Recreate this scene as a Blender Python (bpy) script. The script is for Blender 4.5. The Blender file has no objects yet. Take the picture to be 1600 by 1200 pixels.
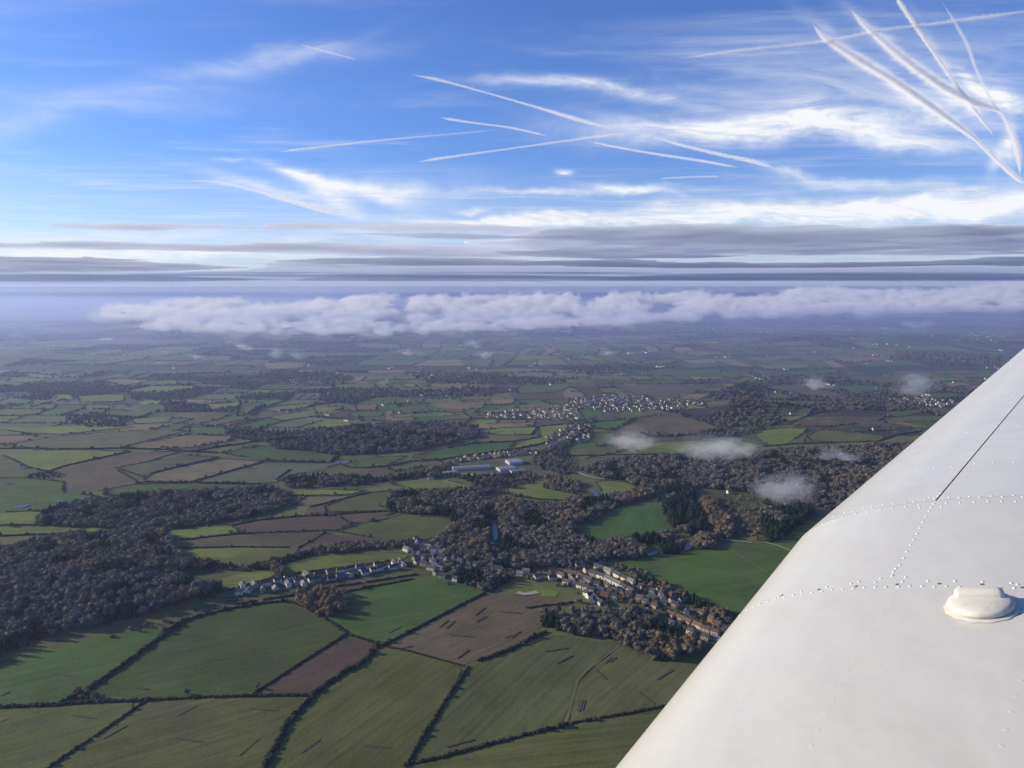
import bpy, bmesh, math, random
from mathutils import Vector, Matrix, noise
from mathutils.bvhtree import BVHTree
from mathutils.geometry import delaunay_2d_cdt, intersect_point_tri_2d
R = math.radians
rnd = random.Random(11)
scene = bpy.context.scene
COL = scene.collection

# ---------------------------------------------------------------- camera
CAM_Z = 450.0
PITCH = math.atan(150/1155.6)
cam_d = bpy.data.cameras.new('camera')
cam_d.sensor_width = 36; cam_d.lens = 26
cam_d.clip_start = 0.05; cam_d.clip_end = 400000
cam = bpy.data.objects.new('camera', cam_d); COL.objects.link(cam)
cam.location = (0, 0, CAM_Z); cam.rotation_euler = (R(90)-PITCH, 0, 0)
scene.camera = cam
CAM = Vector((0, 0, CAM_Z))
FWD = Vector((0, math.cos(PITCH), -math.sin(PITCH)))
UP = Vector((0, math.sin(PITCH), math.cos(PITCH)))
def ray(px, py):
    return FWD + Vector((1, 0, 0))*((px-800)/1155.6) + UP*((600-py)/1155.6)

# ---------------------------------------------------------------- sky and sun
SUN_EL = R(17.5)
SUN_DIR = Vector((-0.97, 0.22, 0)).normalized()*math.cos(SUN_EL) + Vector((0, 0, math.sin(SUN_EL)))
world = bpy.data.worlds.new('World'); scene.world = world; world.use_nodes = True
class NT:
    """small helper to write node graphs"""
    def __init__(s, tree): s.t = tree; s.n = tree.nodes; s.l = tree.links
    def new(s, typ, **kw):
        nd = s.n.new(typ)
        for k, v in kw.items(): setattr(nd, k, v)
        return nd
    def put(s, sock, v):
        if v is None: return
        if isinstance(v, bpy.types.NodeSocket): s.l.new(v, sock)
        else: sock.default_value = v
    def m(s, op, a, b=None, c=None, clamp=False):
        nd = s.new('ShaderNodeMath', operation=op, use_clamp=clamp)
        s.put(nd.inputs[0], a); s.put(nd.inputs[1], b); s.put(nd.inputs[2], c)
        return nd.outputs[0]
    def vm(s, op, a, b=None):
        nd = s.new('ShaderNodeVectorMath', operation=op)
        s.put(nd.inputs[0], a); s.put(nd.inputs[1], b); return nd.outputs[0]
    def mix(s, f, a, b, blend='MIX'):
        nd = s.new('ShaderNodeMix', data_type='RGBA', blend_type=blend)
        s.put(nd.inputs[0], f); s.put(nd.inputs[6], a); s.put(nd.inputs[7], b); return nd.outputs[2]
    def noise(s, vec, scale, detail=4, rough=0.55, lac=2.0, dist=0.0, col=False):
        nd = s.new('ShaderNodeTexNoise'); s.put(nd.inputs['Vector'], vec)
        nd.inputs['Scale'].default_value = scale; nd.inputs['Detail'].default_value = detail
        nd.inputs['Roughness'].default_value = rough; nd.inputs['Distortion'].default_value = dist
        return nd.outputs['Color' if col else 'Fac']
    def ramp(s, f, lo, hi, a=0.0, b=1.0, smooth=True):
        nd = s.new('ShaderNodeMapRange'); nd.interpolation_type = 'SMOOTHSTEP' if smooth else 'LINEAR'
        s.put(nd.inputs[0], f); nd.inputs[1].default_value = lo; nd.inputs[2].default_value = hi
        nd.inputs[3].default_value = a; nd.inputs[4].default_value = b; return nd.outputs[0]
    def comb(s, x, y, z):
        nd = s.new('ShaderNodeCombineXYZ'); s.put(nd.inputs[0], x); s.put(nd.inputs[1], y); s.put(nd.inputs[2], z)
        return nd.outputs[0]
    def sep(s, v):
        nd = s.new('ShaderNodeSeparateXYZ'); s.put(nd.inputs[0], v); return nd.outputs

def build_world():
    g = NT(world.node_tree)
    bg = g.n.get('Background') or g.new('ShaderNodeBackground')
    sky = g.new('ShaderNodeTexSky'); sky.sky_type = 'NISHITA'
    sky.sun_disc = False; sky.sun_elevation = SUN_EL
    sky.sun_rotation = math.atan2(SUN_DIR.x, SUN_DIR.y) % (2*math.pi)
    sky.altitude = 450; sky.air_density = 1.0; sky.dust_density = 0.6; sky.ozone_density = 4.0
    d = g.new('ShaderNodeTexCoord').outputs['Generated']
    x, y, z = g.sep(d)
    zc = g.m('MAXIMUM', z, 0.02)
    plane = g.comb(g.m('DIVIDE', x, zc), g.m('DIVIDE', y, zc), 0.0)     # a flat layer of ice cloud high above
    # streaky, wind-drawn cirrus
    mp = g.new('ShaderNodeMapping'); mp.inputs['Rotation'].default_value = (0, 0, R(-14))
    mp.inputs['Scale'].default_value = (0.5, 1.2, 1); g.l.new(plane, mp.inputs[0])
    n1 = g.noise(mp.outputs[0], 0.9, 8, 0.62, dist=0.6)
    mp2 = g.new('ShaderNodeMapping'); mp2.inputs['Rotation'].default_value = (0, 0, R(20))
    mp2.inputs['Scale'].default_value = (0.35, 2.6, 1); g.l.new(plane, mp2.inputs[0])
    n2 = g.noise(mp2.outputs[0], 2.2, 8, 0.65, dist=0.4)
    yc = g.m('MAXIMUM', y, 0.03)
    X = g.m('DIVIDE', x, yc); Z = g.m('DIVIDE', z, yc)
    front = g.ramp(y, 0.03, 0.2)
    wig = g.noise(g.comb(X, g.m('MULTIPLY', Z, 1.6), 0.3), 7.0, 6, 0.6)
    fib = g.noise(g.comb(g.m('MULTIPLY', g.m('ADD', X, g.m('MULTIPLY', Z, 1.4)), 2.2), g.m('MULTIPLY', Z, 9), 0.7), 2.6, 9, 0.7, dist=1.3)
    Zw = g.m('ADD', Z, g.m('MULTIPLY', g.m('SUBTRACT', wig, 0.5), 0.05))
    cover = None
    for (px, py, hl, hw, ang, st) in CIRRUS:
        r0 = ray(px, py); cx, cz = r0.x/r0.y, r0.z/r0.y
        hl /= 1155.; hw /= 1155.
        ca, sa = math.cos(R(ang)), math.sin(R(ang))
        dx = g.m('SUBTRACT', X, cx); dz = g.m('SUBTRACT', Zw, cz)
        u = g.m('ADD', g.m('MULTIPLY', dx, ca/hl), g.m('MULTIPLY', dz, sa/hl))
        v = g.m('ADD', g.m('MULTIPLY', dx, -sa/hw), g.m('MULTIPLY', dz, ca/hw))
        q = g.m('ADD', g.m('MULTIPLY', u, u), g.m('MULTIPLY', v, v))
        e = g.m('MULTIPLY', g.m('EXPONENT', g.m('MULTIPLY', q, -1.0)), st)
        cover = e if cover is None else g.m('ADD', cover, e)
    fibm = g.ramp(fib, 0.28, 0.72, 0.35, 1.35)
    cover = g.m('MULTIPLY', g.m('MULTIPLY', cover, fibm), front)
    gen = g.m('MULTIPLY', g.ramp(n1, 0.46, 0.78), g.ramp(n2, 0.3, 0.75, 0.2, 1.0))
    gen = g.m('MULTIPLY', gen, 0.46)
    lowveil = g.m('MULTIPLY', g.ramp(z, 0.03, 0.17, 1.0, 0.0), g.ramp(n2, 0.3, 0.7, 0.20, 0.40))
    cover = g.m('MINIMUM', g.m('ADD', g.m('ADD', cover, gen), lowveil), 0.97)
    hs = g.new('ShaderNodeHueSaturation'); hs.inputs['Saturation'].default_value = SKY_SAT
    g.l.new(sky.outputs[0], hs.inputs['Color'])
    tint = g.mix(1.0, hs.outputs[0], SKY_TINT, 'MULTIPLY')
    colr = g.mix(cover, tint, (CIR, CIR*1.02, CIR*1.05, 1))
    g.l.new(colr, bg.inputs['Color']); bg.inputs['Strength'].default_value = SKY_STR
SKY_STR = 0.108; SKY_SAT = 0.98; CIR = 7.3; SKY_TINT = (0.74, 0.90, 1.36, 1)
# sheets of cirrus, plus added white glow behind strong trails: pixel-free description = direction on the sky, half length, half width, tilt, opacity
CIRRUS = [(410, 97, 150, 15, 8, .36), (500, 78, 80, 8, 20, .2), (30, 195, 85, 20, 12, .3), (150, 150, 260, 20, 0, .14),
 (1190, 196, 190, 20, 3, .85), (1010, 205, 130, 18, -4, .4), (1400, 215, 130, 14, -8, .7), (1290, 150, 260, 50, 0, .30), (1520, 110, 200, 60, 0, .18),
 (850, 128, 110, 9, -3, .42), (1000, 148, 120, 8, -9, .42),
 (470, 275, 55, 8, -18, .75), (560, 297, 70, 12, -14, .75), (635, 298, 30, 8, 5, .55), (525, 318, 45, 14, -30, .6), (420, 300, 100, 8, -16, .45),
 (1250, 330, 330, 15, 2, .95), (1520, 322, 200, 18, 4, .9), (900, 345, 300, 7, 0, .6), (1340, 288, 110, 9, -3, .5), (1240, 275, 40, 5, -10, .45),
 (1385, 118, 120, 9, -34, .5), (1440, 110, 120, 9, -37, .5), (1485, 120, 90, 6, -56, .3), (1528, 138, 34, 9, -38, .8), (1562, 158, 34, 12, -22, .8), (1540, 150, 50, 26, -25, .3), (1578, 225, 9, 30, 8, .6), (1560, 248, 10, 28, -20, .5), (1590, 165, 30, 10, -10, .4), (1500, 180, 90, 30, -10, .35),  # leading strokes here: white glow added behind the strong trails to brighten them
 (900, 299, 150, 5, 0, .5), (1000, 302, 70, 5, -8, .5), (860, 336, 60, 5, 2, .8), (740, 338, 30, 4, 0, .6), (740, 324, 25, 4, 0, .4),
 (882, 269, 12, 4, -5, .8), (1355, 316, 24, 5, 8, .5), (360, 254, 20, 2.5, 0, .4), (1170, 250, 60, 3, -8, .2),
 (200, 372, 420, 12, 0, .35), (150, 400, 300, 9, 0, .8), (600, 300, 200, 30, 0, .18)]

sun_d = bpy.data.lights.new('sun', 'SUN'); sun_d.energy = 5.0; sun_d.angle = R(0.5); sun_d.color = (1.0, 0.88, 0.68)
sun = bpy.data.objects.new('sun', sun_d); COL.objects.link(sun)
sun.rotation_euler = (-SUN_DIR).to_track_quat('-Z', 'Y').to_euler(); sun.location = (-3000, 600, 3000)
vs = scene.view_settings; vs.view_transform = 'Standard'; vs.look = 'None'; vs.gamma = 1.0; vs.exposure = 0.28
vs.use_curve_mapping = False
build_world()
cy = scene.cycles
cy.max_bounces = 14; cy.diffuse_bounces = 2; cy.glossy_bounces = 3; cy.transmission_bounces = 2
cy.volume_bounces = 12; cy.transparent_max_bounces = 16; cy.use_denoising = True
HAZE_D = 3.8e-5

# ---------------------------------------------------------------- helpers
def link(name, data, mat=None, parent=None, **props):
    o = bpy.data.objects.new(name, data)
    COL.objects.link(o)
    if mat is not None and data is not None and hasattr(data, 'materials') and not data.materials:
        for m_ in (mat if isinstance(mat, (list, tuple)) else [mat]): data.materials.append(m_)
    if parent is not None: o.parent = parent
    for k, v in props.items(): o[k] = v
    return o
def mesh(name, verts, faces, smooth=False):
    me = bpy.data.meshes.new(name); me.from_pydata([tuple(v) for v in verts], [], faces)
    if smooth: me.polygons.foreach_set('use_smooth', [True]*len(me.polygons))
    me.update(); return me
def mat(name, base, rough=0.9, **kw):
    m_ = bpy.data.materials.new(name); m_.use_nodes = True
    g = NT(m_.node_tree); b = g.n['Principled BSDF']
    b.inputs['Base Color'].default_value = (*base, 1); b.inputs['Roughness'].default_value = rough
    b.inputs['Specular IOR Level'].default_value = kw.get('spec', 0.15)
    return m_, g, b
def volmat(name, density, color=(1, 1, 1), anis=0.0):
    m_ = bpy.data.materials.new(name); m_.use_nodes = True
    g = NT(m_.node_tree); g.n.remove(g.n['Principled BSDF'])
    v = g.new('ShaderNodeVolumePrincipled')
    v.inputs['Color'].default_value = (*color, 1); v.inputs['Density'].default_value = density
    v.inputs['Anisotropy'].default_value = anis
    g.l.new(v.outputs[0], g.n['Material Output'].inputs['Volume'])
    return m_

# ---------------------------------------------------------------- lie of the land
HILLS = [(7200, 12500, 4200, 1100, 125), (-2500, 16000, 6000, 1500, 60), (900, 2700, 170, 120, 34), (-380, 2200, 260, 110, 16),
         (1050, 2300, 260, 130, 10), (-620, 1080, 200, 150, 12), (3600, 6200, 1500, 500, 40), (-4000, 9000, 2500, 800, 35)]
def hgt(x, y):
    h = 5*math.sin(x/610+1.0)*math.cos(y/720+0.4) + 4*math.sin((x*0.6+y)/430) + 2.0*math.sin((x-y*0.5)/190)
    r = math.hypot(x, y)
    h *= 1.0
    for cx, cy_, sx, sy, a in HILLS:
        q = ((x-cx)/sx)**2 + ((y-cy_)/sy)**2
        if q < 9: h += a*math.exp(-q)
    return h
def at(px, py, off=0.0):
    """where the line of sight of a traced point meets the land"""
    d = ray(px, py); z = 0.0
    if d.z > -0.012: d = Vector((d.x, d.y, -0.012))
    for _ in range(6):
        t = (CAM_Z - z)/(-d.z); p = CAM + d*t; z = hgt(p.x, p.y)
    return Vector((p.x, p.y, z+off))
def inpoly(x, y, poly):
    c = False; j = len(poly)-1
    for i in range(len(poly)):
        xi, yi = poly[i]; xj, yj = poly[j]
        if (yi > y) != (yj > y) and x < (xj-xi)*(y-yi)/(yj-yi)+xi: c = not c
        j = i
    return c
def project(p):
    v = p-CAM; dz = v.dot(FWD)
    if dz <= 0: return (-9999, -9999)
    return (800+1155.6*v.x/dz, 600-1155.6*v.dot(UP)/dz)
def resample(pts, step):
    out = [pts[0].copy()]; carry = 0.0
    for a, b in zip(pts, pts[1:]):
        L = (b-a).length
        if L < 1e-6: continue
        s = step-carry
        while s <= L:
            out.append(a.lerp(b, s/L)); s += step
        carry = L-(s-step)
    return out
# ---------------------------------------------------------------- ground
def ground_nodes(g, b, use_obj=True):
    pos = g.new('ShaderNodeNewGeometry').outputs['Position']
    return pos
def make_ground_mat():
    m_, g, b = mat('land', (0.05, 0.055, 0.03))
    pos = g.new('ShaderNodeNewGeometry').outputs['Position']
    n1 = g.noise(pos, 0.004, 5, 0.6); n2 = g.noise(pos, 0.03, 5, 0.65)
    c = g.mix(g.ramp(n1, 0.4, 0.6), (0.045, 0.055, 0.024, 1), (0.070, 0.055, 0.036, 1))
    c = g.mix(g.ramp(n2, 0.3, 0.75), c, (0.04, 0.04, 0.026, 1))
    g.l.new(c, b.inputs['Base Color']); return m_
M_LAND = make_ground_mat()
def make_field_mat():
    """one farmland material: each field's own colour is its object colour; grain, drill lines and worn patches on top"""
    m_, g, b = mat('field', (0.05, 0.06, 0.03))
    oi = g.new('ShaderNodeObjectInfo')
    at_ = g.new('ShaderNodeAttribute', attribute_type='OBJECT', attribute_name='drill_angle')
    geo = g.new('ShaderNodeNewGeometry').outputs['Position']
    x, y, z = g.sep(geo)
    ca = g.m('COSINE', at_.outputs['Fac']); sa = g.m('SINE', at_.outputs['Fac'])
    u = g.m('ADD', g.m('MULTIPLY', x, ca), g.m('MULTIPLY', y, sa))
    v = g.m('SUBTRACT', g.m('MULTIPLY', y, ca), g.m('MULTIPLY', x, sa))
    st = g.noise(g.comb(g.m('MULTIPLY', u, 0.006), g.m('MULTIPLY', v, 0.16), 0.0), 1.0, 5, 0.7)
    big = g.noise(geo, 0.011, 5, 0.6, dist=0.5); fine = g.noise(geo, 0.25, 5, 0.7)
    f = g.m('ADD', g.m('MULTIPLY', g.m('SUBTRACT', st, 0.5), 1.5), g.m('MULTIPLY', g.m('SUBTRACT', big, 0.5), 1.1))
    f = g.m('ADD', f, g.m('MULTIPLY', g.m('SUBTRACT', fine, 0.5), 0.8))
    f = g.m('ADD', f, 1.0)
    colr = g.vm('SCALE', oi.outputs['Color']); sc_ = g.n[-1] if False else colr.node
    g.put(sc_.inputs['Scale'], g.m('MAXIMUM', f, 0.3))
    worn = g.ramp(g.noise(geo, 0.02, 6, 0.65), 0.50, 0.72, 0.0, 0.55)
    tr = g.ramp(g.m('FRACT', g.m('MULTIPLY', v, 1/24.0)), 0.93, 0.99, 0.0, 0.22)
    c = g.mix(g.m('ADD', worn, tr, clamp=True), colr, (0.092, 0.082, 0.044, 1))
    g.l.new(c, b.inputs['Base Color'])
    bp = g.new('ShaderNodeBump'); bp.inputs['Strength'].default_value = 0.5; bp.inputs['Distance'].default_value = 1.0
    g.l.new(fine, bp.inputs['Height']); g.l.new(bp.outputs[0], b.inputs['Normal'])
    return m_
M_FIELD = make_field_mat()
def make_cells_mat():
    m_, g, b = mat('far_farmland', (0.05, 0.06, 0.03))
    a = g.new('ShaderNodeVertexColor', layer_name='col')
    geo = g.new('ShaderNodeNewGeometry').outputs['Position']
    n = g.noise(geo, 0.01, 5, 0.65)
    c = g.vm('SCALE', a.outputs['Color']); g.put(c.node.inputs['Scale'], g.ramp(n, 0.25, 0.75, 0.75, 1.25, False))
    g.l.new(c, b.inputs['Base Color']); return m_

def ground_sheet():
    # one sheet: fine rings near, coarse far, out beyond the horizon
    xs = []; n = 150
    def axis(lim_lo, lim_hi, core_lo, core_hi, step):
        a = [core_lo+i*step for i in range(int((core_hi-core_lo)/step)+1)]
        s = step; v = core_hi
        while v < lim_hi:
            s *= 1.12; v += s; a.append(min(v, lim_hi))
        s = step; v = core_lo; lo = []
        while v > lim_lo:
            s *= 1.12; v -= s; lo.append(max(v, lim_lo))
        return lo[::-1]+a
    X = axis(-46000, 46000, -2400, 2400, 40); Y = axis(-46000, 46000, 300, 5200, 40)
    vs_ = [(x, y, hgt(x, y)) for y in Y for x in X]; w = len(X)
    fs = [(j*w+i, j*w+i+1, (j+1)*w+i+1, (j+1)*w+i) for j in range(len(Y)-1) for i in range(w-1)]
    link('ground', mesh('ground', vs_, fs, True), M_LAND, kind='structure')
ground_sheet()

def drape(poly, step, off, name, matl, smooth_edge=True, wob=0.0):
    """polygon (world xy) -> mesh lying on the land"""
    pts = resample([Vector((p[0], p[1], 0)) for p in poly+[poly[0]]], step)[:-1]
    if len(pts) < 3: pts = [Vector((p[0], p[1], 0)) for p in poly]
    if wob:
        pts = [p+Vector((noise.noise(p*0.02), noise.noise(p*0.02+Vector((9, 9, 9))), 0))*wob for p in pts]
    P = [(p.x, p.y) for p in pts]; nb = len(P)
    x0, x1 = min(p[0] for p in P), max(p[0] for p in P); y0, y1 = min(p[1] for p in P), max(p[1] for p in P)
    V = [Vector(p) for p in P]; y = y0+step*0.5
    while y < y1:
        x = x0+step*0.5
        while x < x1:
            if inpoly(x, y, P): V.append(Vector((x+0.13*step*math.sin(y), y+0.13*step*math.sin(x))))
            x += step
        y += step
    o = delaunay_2d_cdt(V, [], [list(range(nb))], 1, 1e-4)
    return mesh(name, [(v.x, v.y, hgt(v.x, v.y)+off) for v in o[0]], [tuple(f) for f in o[2]], True)
G = {  # real surface colours of the farmland
 'green': (0.068, 0.108, 0.022), 'dark': (0.060, 0.088, 0.022), 'bright': (0.060, 0.112, 0.024), 'lime': (0.150, 0.178, 0.034),
 'olive': (0.108, 0.112, 0.034), 'tan': (0.185, 0.140, 0.068), 'brown': (0.112, 0.090, 0.048), 'plough': (0.086, 0.058, 0.040),
 'dull': (0.112, 0.114, 0.040), 'grey': (0.118, 0.118, 0.056)}
FIELDS = [  # colour, drill direction (deg), corners traced on the photograph
 ('dark', 30, [(130,1085),(205,1033),(262,990),(310,965),(370,951),(450,941),(500,967),(540,992),(480,1030),(390,1086),(225,1091)]),
 ('bright', 30, [(-60,1110),(85,1103),(130,1082),(205,1028),(258,986),(222,983),(140,1000),(60,1022),(-60,1048)]),
 ('olive', 30, [(-60,1112),(90,1106),(222,1098),(150,1148),(60,1215),(-60,1230)]),
 ('dull', 30, [(228,1098),(300,1092),(480,1090),(452,1135),(425,1180),(400,1240),(40,1240)]),
 ('plough', 34, [(400,1085),(470,1040),(545,995),(588,1009),(575,1024),(540,1049),(490,1084)]),
 ('olive', 62, [(592,1014),(660,1025),(725,1043),(690,1105),(625,1215),(610,1240),(395,1240),(440,1160),(490,1092),(545,1050),(578,1028)]),
 ('dull', 62, [(732,1044),(755,1033),(805,1015),(850,990),(905,996),(965,1010),(930,1038),(902,1066),(890,1100),(882,1130),(822,1148),(760,1164),(700,1179),(641,1192),(690,1112)]),
 ('dull', 50, [(968,1010),(1060,1036),(1200,1040),(1240,1085),(1180,1086),(1040,1103),(950,1120),(888,1131),(905,1067),(935,1038)]),
 ('olive', 10, [(650,1196),(700,1182),(760,1167),(822,1151),(890,1134),(950,1123),(1040,1106),(1180,1088),(1300,1080),(1300,1240),(620,1240)]),
 ('brown', 40, [(762,927),(680,969),(598,1008),(660,1021),(728,1041),(752,1029),(800,1012),(849,986),(834,965),(880,946),(868,934)]),
 ('lime', 10, [(770,922),(800,912),(840,913),(872,924),(876,934),(800,930)]),
 ('bright', 25, [(500,967),(545,990),(597,1007),(680,967),(757,926),(715,912),(682,899),(640,908),(590,918),(540,927),(520,940)]),
 ('brown', 10, [(222,982),(262,985),(315,962),(372,948),(450,938),(430,930),(330,944),(270,962)]),
 ('lime', 8, [(318,914),(352,922),(390,916),(428,902),(432,888),(390,892),(350,902)]),
 ('lime', 8, [(437,905),(440,888),(466,876),(494,870),(560,869),(619,865),(640,869),(625,879),(580,885),(534,891),(480,899)]),
 ('lime', 6, [(300,870),(294,859),(370,856),(450,856),(440,866),(406,878),(350,872)]),
 ('brown', 12, [(283,845),(278,856),(360,855),(455,855),(480,844),(507,831),(400,834)]),
 ('plough', 12, [(362,820),(378,834),(450,832),(525,829),(545,820),(528,806),(460,807),(400,812)]),
 ('lime', 6, [(253,832),(310,824),(359,820),(377,832),(330,838),(287,844),(270,840)]),
 ('olive', 20, [(525,831),(560,818),(616,809),(660,807),(700,809),(712,822),(690,838),(655,845),(619,847),(570,838)]),
 ('plough', 20, [(509,835),(560,838),(620,848),(600,852),(540,853),(466,855)]),
 ('brown', 20, [(487,802),(528,806),(547,819),(600,807),(619,800),(560,800)]),
 ('olive', 20, [(506,792),(540,779),(578,770),(619,766),(600,780),(591,790),(616,798),(560,799),(510,801)]),
 ('lime', 10, [(450,767),(500,765),(572,767),(545,773),(480,775)]),
 ('tan', 15, [(478,776),(534,775),(566,771),(520,784),(484,791),(458,790)]),
 ('lime', 10, [(612,757),(631,750),(666,747),(700,751),(756,764),(720,767),(681,770),(640,762)]),
 ('lime', 15, [(773,765),(788,754),(810,747),(838,745),(862,748),(850,757),(850,763),(882,769),(908,775),(881,781),(845,780),(806,775)]),
 ('lime', 5, [(930,753),(950,751),(975,753),(996,761),(990,768),(965,775),(945,776)]),
 ('bright', 70, [(962,794),(990,783),(1019,777),(1032,785),(1037,803),(1062,828),(1040,833),(1000,836),(956,845),(925,842),(900,828),(935,808)]),
 ('green', 20, [(965,880),(1000,873),(1037,871),(1080,863),(1112,858),(1159,852),(1210,846),(1290,846),(1300,960),(1150,965),(1112,948),(1059,926),(1020,905),(995,892)]),
 ('green', 20, [(1165,850),(1206,847),(1240,825),(1262,815),(1320,800),(1320,850),(1240,866),(1210,852)]),
 ('lime', 4, [(-40,804),(20,801),(67,799),(55,820),(-40,821)]),
 ('lime', 4, [(-40,823),(56,822),(134,820),(187,828),(150,832),(60,835),(-40,838)]),
 ('olive', 4, [(-40,840),(150,834),(210,829),(180,834),(95,842),(40,852),(-40,868)]),
 ('green', 4, [(-40,800),(-40,748),(40,747),(100,753),(96,768),(160,777),(120,785),(70,797),(20,800)]),
 ('green', 8, [(162,774),(165,766),(219,756),(300,755),(406,757),(415,762),(322,767),(240,773)]),
 ('lime', 8, [(6,712),(40,704),(120,703),(200,705),(165,714),(125,722),(75,736),(44,730),(20,718)]),
 ('brown', 12, [(76,737),(100,728),(125,723),(200,707),(281,706),(225,723),(180,733),(219,755),(162,766),(100,770),(100,753),(40,747),(60,738)]),
 ('dull', 12, [(182,731),(281,712),(340,714),(290,726),(237,738),(222,745)]),
 ('tan', 12, [(225,749),(240,740),(290,728),(344,717),(409,721),(350,738),(297,753),(240,754)]),
 ('grey', 12, [(303,753),(360,737),(412,723),(470,724),(530,724),(500,735),(453,742),(431,754),(406,756)]),
 ('green', 12, [(344,708),(409,697),(460,702),(529,710),(516,723),(460,721),(409,719)]),
 ('olive', 12, [(302,703),(330,699),(357,696),(402,696),(370,703),(337,708)]),
 ('tan', 12, [(192,701),(240,689),(296,679),(361,682),(361,689),(320,696),(296,700)]),
 ('dull', 12, [(7,697),(50,688),(96,682),(160,676),(223,672),(292,674),(240,686),(189,700),(80,702)]),
 ('green', 12, [(296,667),(351,668),(354,680),(296,677)]),
 ('tan', 8, [(-40,681),(60,680),(30,692),(-40,696)]),
 ('lime', 8, [(0,670),(60,668),(150,665),(220,668),(160,672),(100,679),(40,677)]),
 ('lime', 8, [(206,655),(270,652),(262,660),(212,663)]), ('lime', 8, [(0,641),(70,640),(60,648),(0,650)]),
 ('lime', 8, [(323,632),(375,629),(371,637),(326,641)]), ('green', 8, [(376,630),(416,629),(388,648),(370,651)]),
 ('lime', 8, [(416,639),(455,634),(495,630),(481,637),(426,644)]), ('lime', 8, [(423,653),(480,643),(536,636),(533,644),(440,658)]),
 ('lime', 6, [(124,620),(160,617),(196,618),(192,627),(124,629)]), ('lime', 6, [(79,625),(84,617),(110,617),(117,624)]),
 ('tan', 6, [(158,594),(195,592),(237,596),(192,603)]), ('lime', 6, [(192,612),(234,604),(309,603),(302,608),(230,616)]),
 ('lime', 6, [(20,590),(70,592),(60,598),(10,597)]), ('tan', 6, [(20,582),(110,590),(60,592)]),
 ('lime', 10, [(761,672),(800,668),(837,667),(838,673),(830,679),(782,680),(765,678)]),
 ('lime', 10, [(840,668),(888,663),(885,672),(875,679),(851,692),(820,698),(799,703),(806,692),(844,682)]),
 ('bright', 10, [(644,714),(692,701),(745,693),(802,691),(795,702),(750,709),(713,715),(680,720)]),
 ('green', 10, [(545,720),(590,714),(637,713),(620,720),(603,728),(560,731)]),
 ('dull', 10, [(603,730),(645,722),(692,718),(680,726),(617,737)]),
 ('green', 8, [(617,637),(665,634),(672,643),(613,648)]), ('tan', 8, [(668,632),(710,629),(758,629),(754,639),(700,640),(678,638)]),
 ('lime', 8, [(747,643),(790,639),(837,637),(830,643),(754,646)]), ('olive', 8, [(809,604),(860,601),(906,600),(878,610),(862,614),(809,615)]),
 ('lime', 8, [(490,637),(534,636),(531,641),(495,648)]), ('green', 8, [(548,644),(600,643),(596,651),(545,651)]),
 ('lime', 8, [(610,649),(706,645),(716,649),(617,653)]), ('olive', 8, [(586,662),(648,656),(651,661),(596,665)]),
 ('tan', 8, [(700,664),(760,662),(837,660),(833,666),(747,671),(706,669)]), ('tan', 8, [(768,624),(806,624),(799,632),(768,632)]),
 ('tan', 8, [(809,634),(861,629),(850,636),(815,639)]), ('brown', 8, [(952,603),(1000,601),(1050,602),(1110,603),(1080,616),(1050,624),(998,617)]),
 ('green', 8, [(930,652),(988,656),(972,668),(945,672),(926,668)]), ('green', 8, [(926,676),(961,675),(954,694),(900,703),(871,706),(890,696),(920,690)]),
 ('brown', 15, [(985,655),(1020,650),(1056,649),(1095,658),(1126,669),(1090,677),(1050,680),(960,673)]),
 ('lime', 15, [(1178,682),(1192,673),(1215,669),(1262,670),(1250,680),(1234,690),(1218,697),(1200,697)]),
 ('olive', 15, [(1258,681),(1285,671),(1330,676),(1386,682),(1372,689),(1320,691),(1270,689)]),
 ('plough', 15, [(1225,664),(1262,650),(1307,641),(1345,643),(1382,650),(1375,657),(1340,662),(1292,667)]),
 ('green', 10, [(1390,645),(1420,641),(1445,641),(1425,648),(1397,653)]),
 ('brown', 10, [(1195,606),(1217,600),(1270,608),(1330,619),(1315,624),(1260,618),(1225,611)]),
 ('green', 10, [(1300,604),(1340,602),(1386,604),(1367,613),(1330,615)]), ('tan', 8, [(1190,634),(1220,637),(1200,644),(1180,640)]),
 ('brown', 8, [(1097,631),(1131,624),(1154,628),(1135,636),(1109,639)]), ('tan', 8, [(1060,617),(1113,616),(1090,626),(1062,624)]),
 ('lime', 8, [(985,696),(1056,689),(1112,689),(1165,690),(1195,697),(1150,708),(1045,709),(1000,706)]),
 ('dull', 8, [(880,722),(960,708),(985,700),(1000,708),(1040,711),(960,718),(905,733)]),
 ('tan', 6, [(1070,552),(1120,549),(1135,553),(1090,558)]), ('tan', 6, [(1200,536),(1260,532),(1270,538),(1210,541)]),
 ('brown', 6, [(1060,570),(1130,567),(1150,572),(1080,576)]), ('tan', 6, [(1290,560),(1395,557),(1390,563),(1320,567)]),
 ('brown', 6, [(1390,585),(1460,583),(1450,591),(1400,592)]), ('tan', 6, [(1160,560),(1240,556),(1250,560),(1190,565)]),
 ('green', 6, [(1170,583),(1300,577),(1320,582),(1200,590)]), ('green', 6, [(1010,580),(1130,578),(1120,586),(1020,588)]),
 ('tan', 6, [(1180,571),(1270,570),(1260,575),(1200,577)]), ('brown', 6, [(1320,590),(1400,588),(1440,594),(1380,600)]),
 ('olive', 6, [(1000,565),(1060,562),(1050,568),(1005,570)]), ('tan', 6, [(800,584),(840,581),(870,585),(860,590),(805,590)]),
 ('tan', 6, [(410,568),(450,566),(480,568),(470,576),(415,577)]),
 ('brown', 6, [(1180,625),(1290,628),(1260,634),(1190,632)]), ('tan', 6, [(1470,600),(1500,597),(1520,602),(1480,606)]),
]
def px_poly(poly):
    return [(lambda q: (q.x, q.y))(at(*p)) for p in poly]
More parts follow.
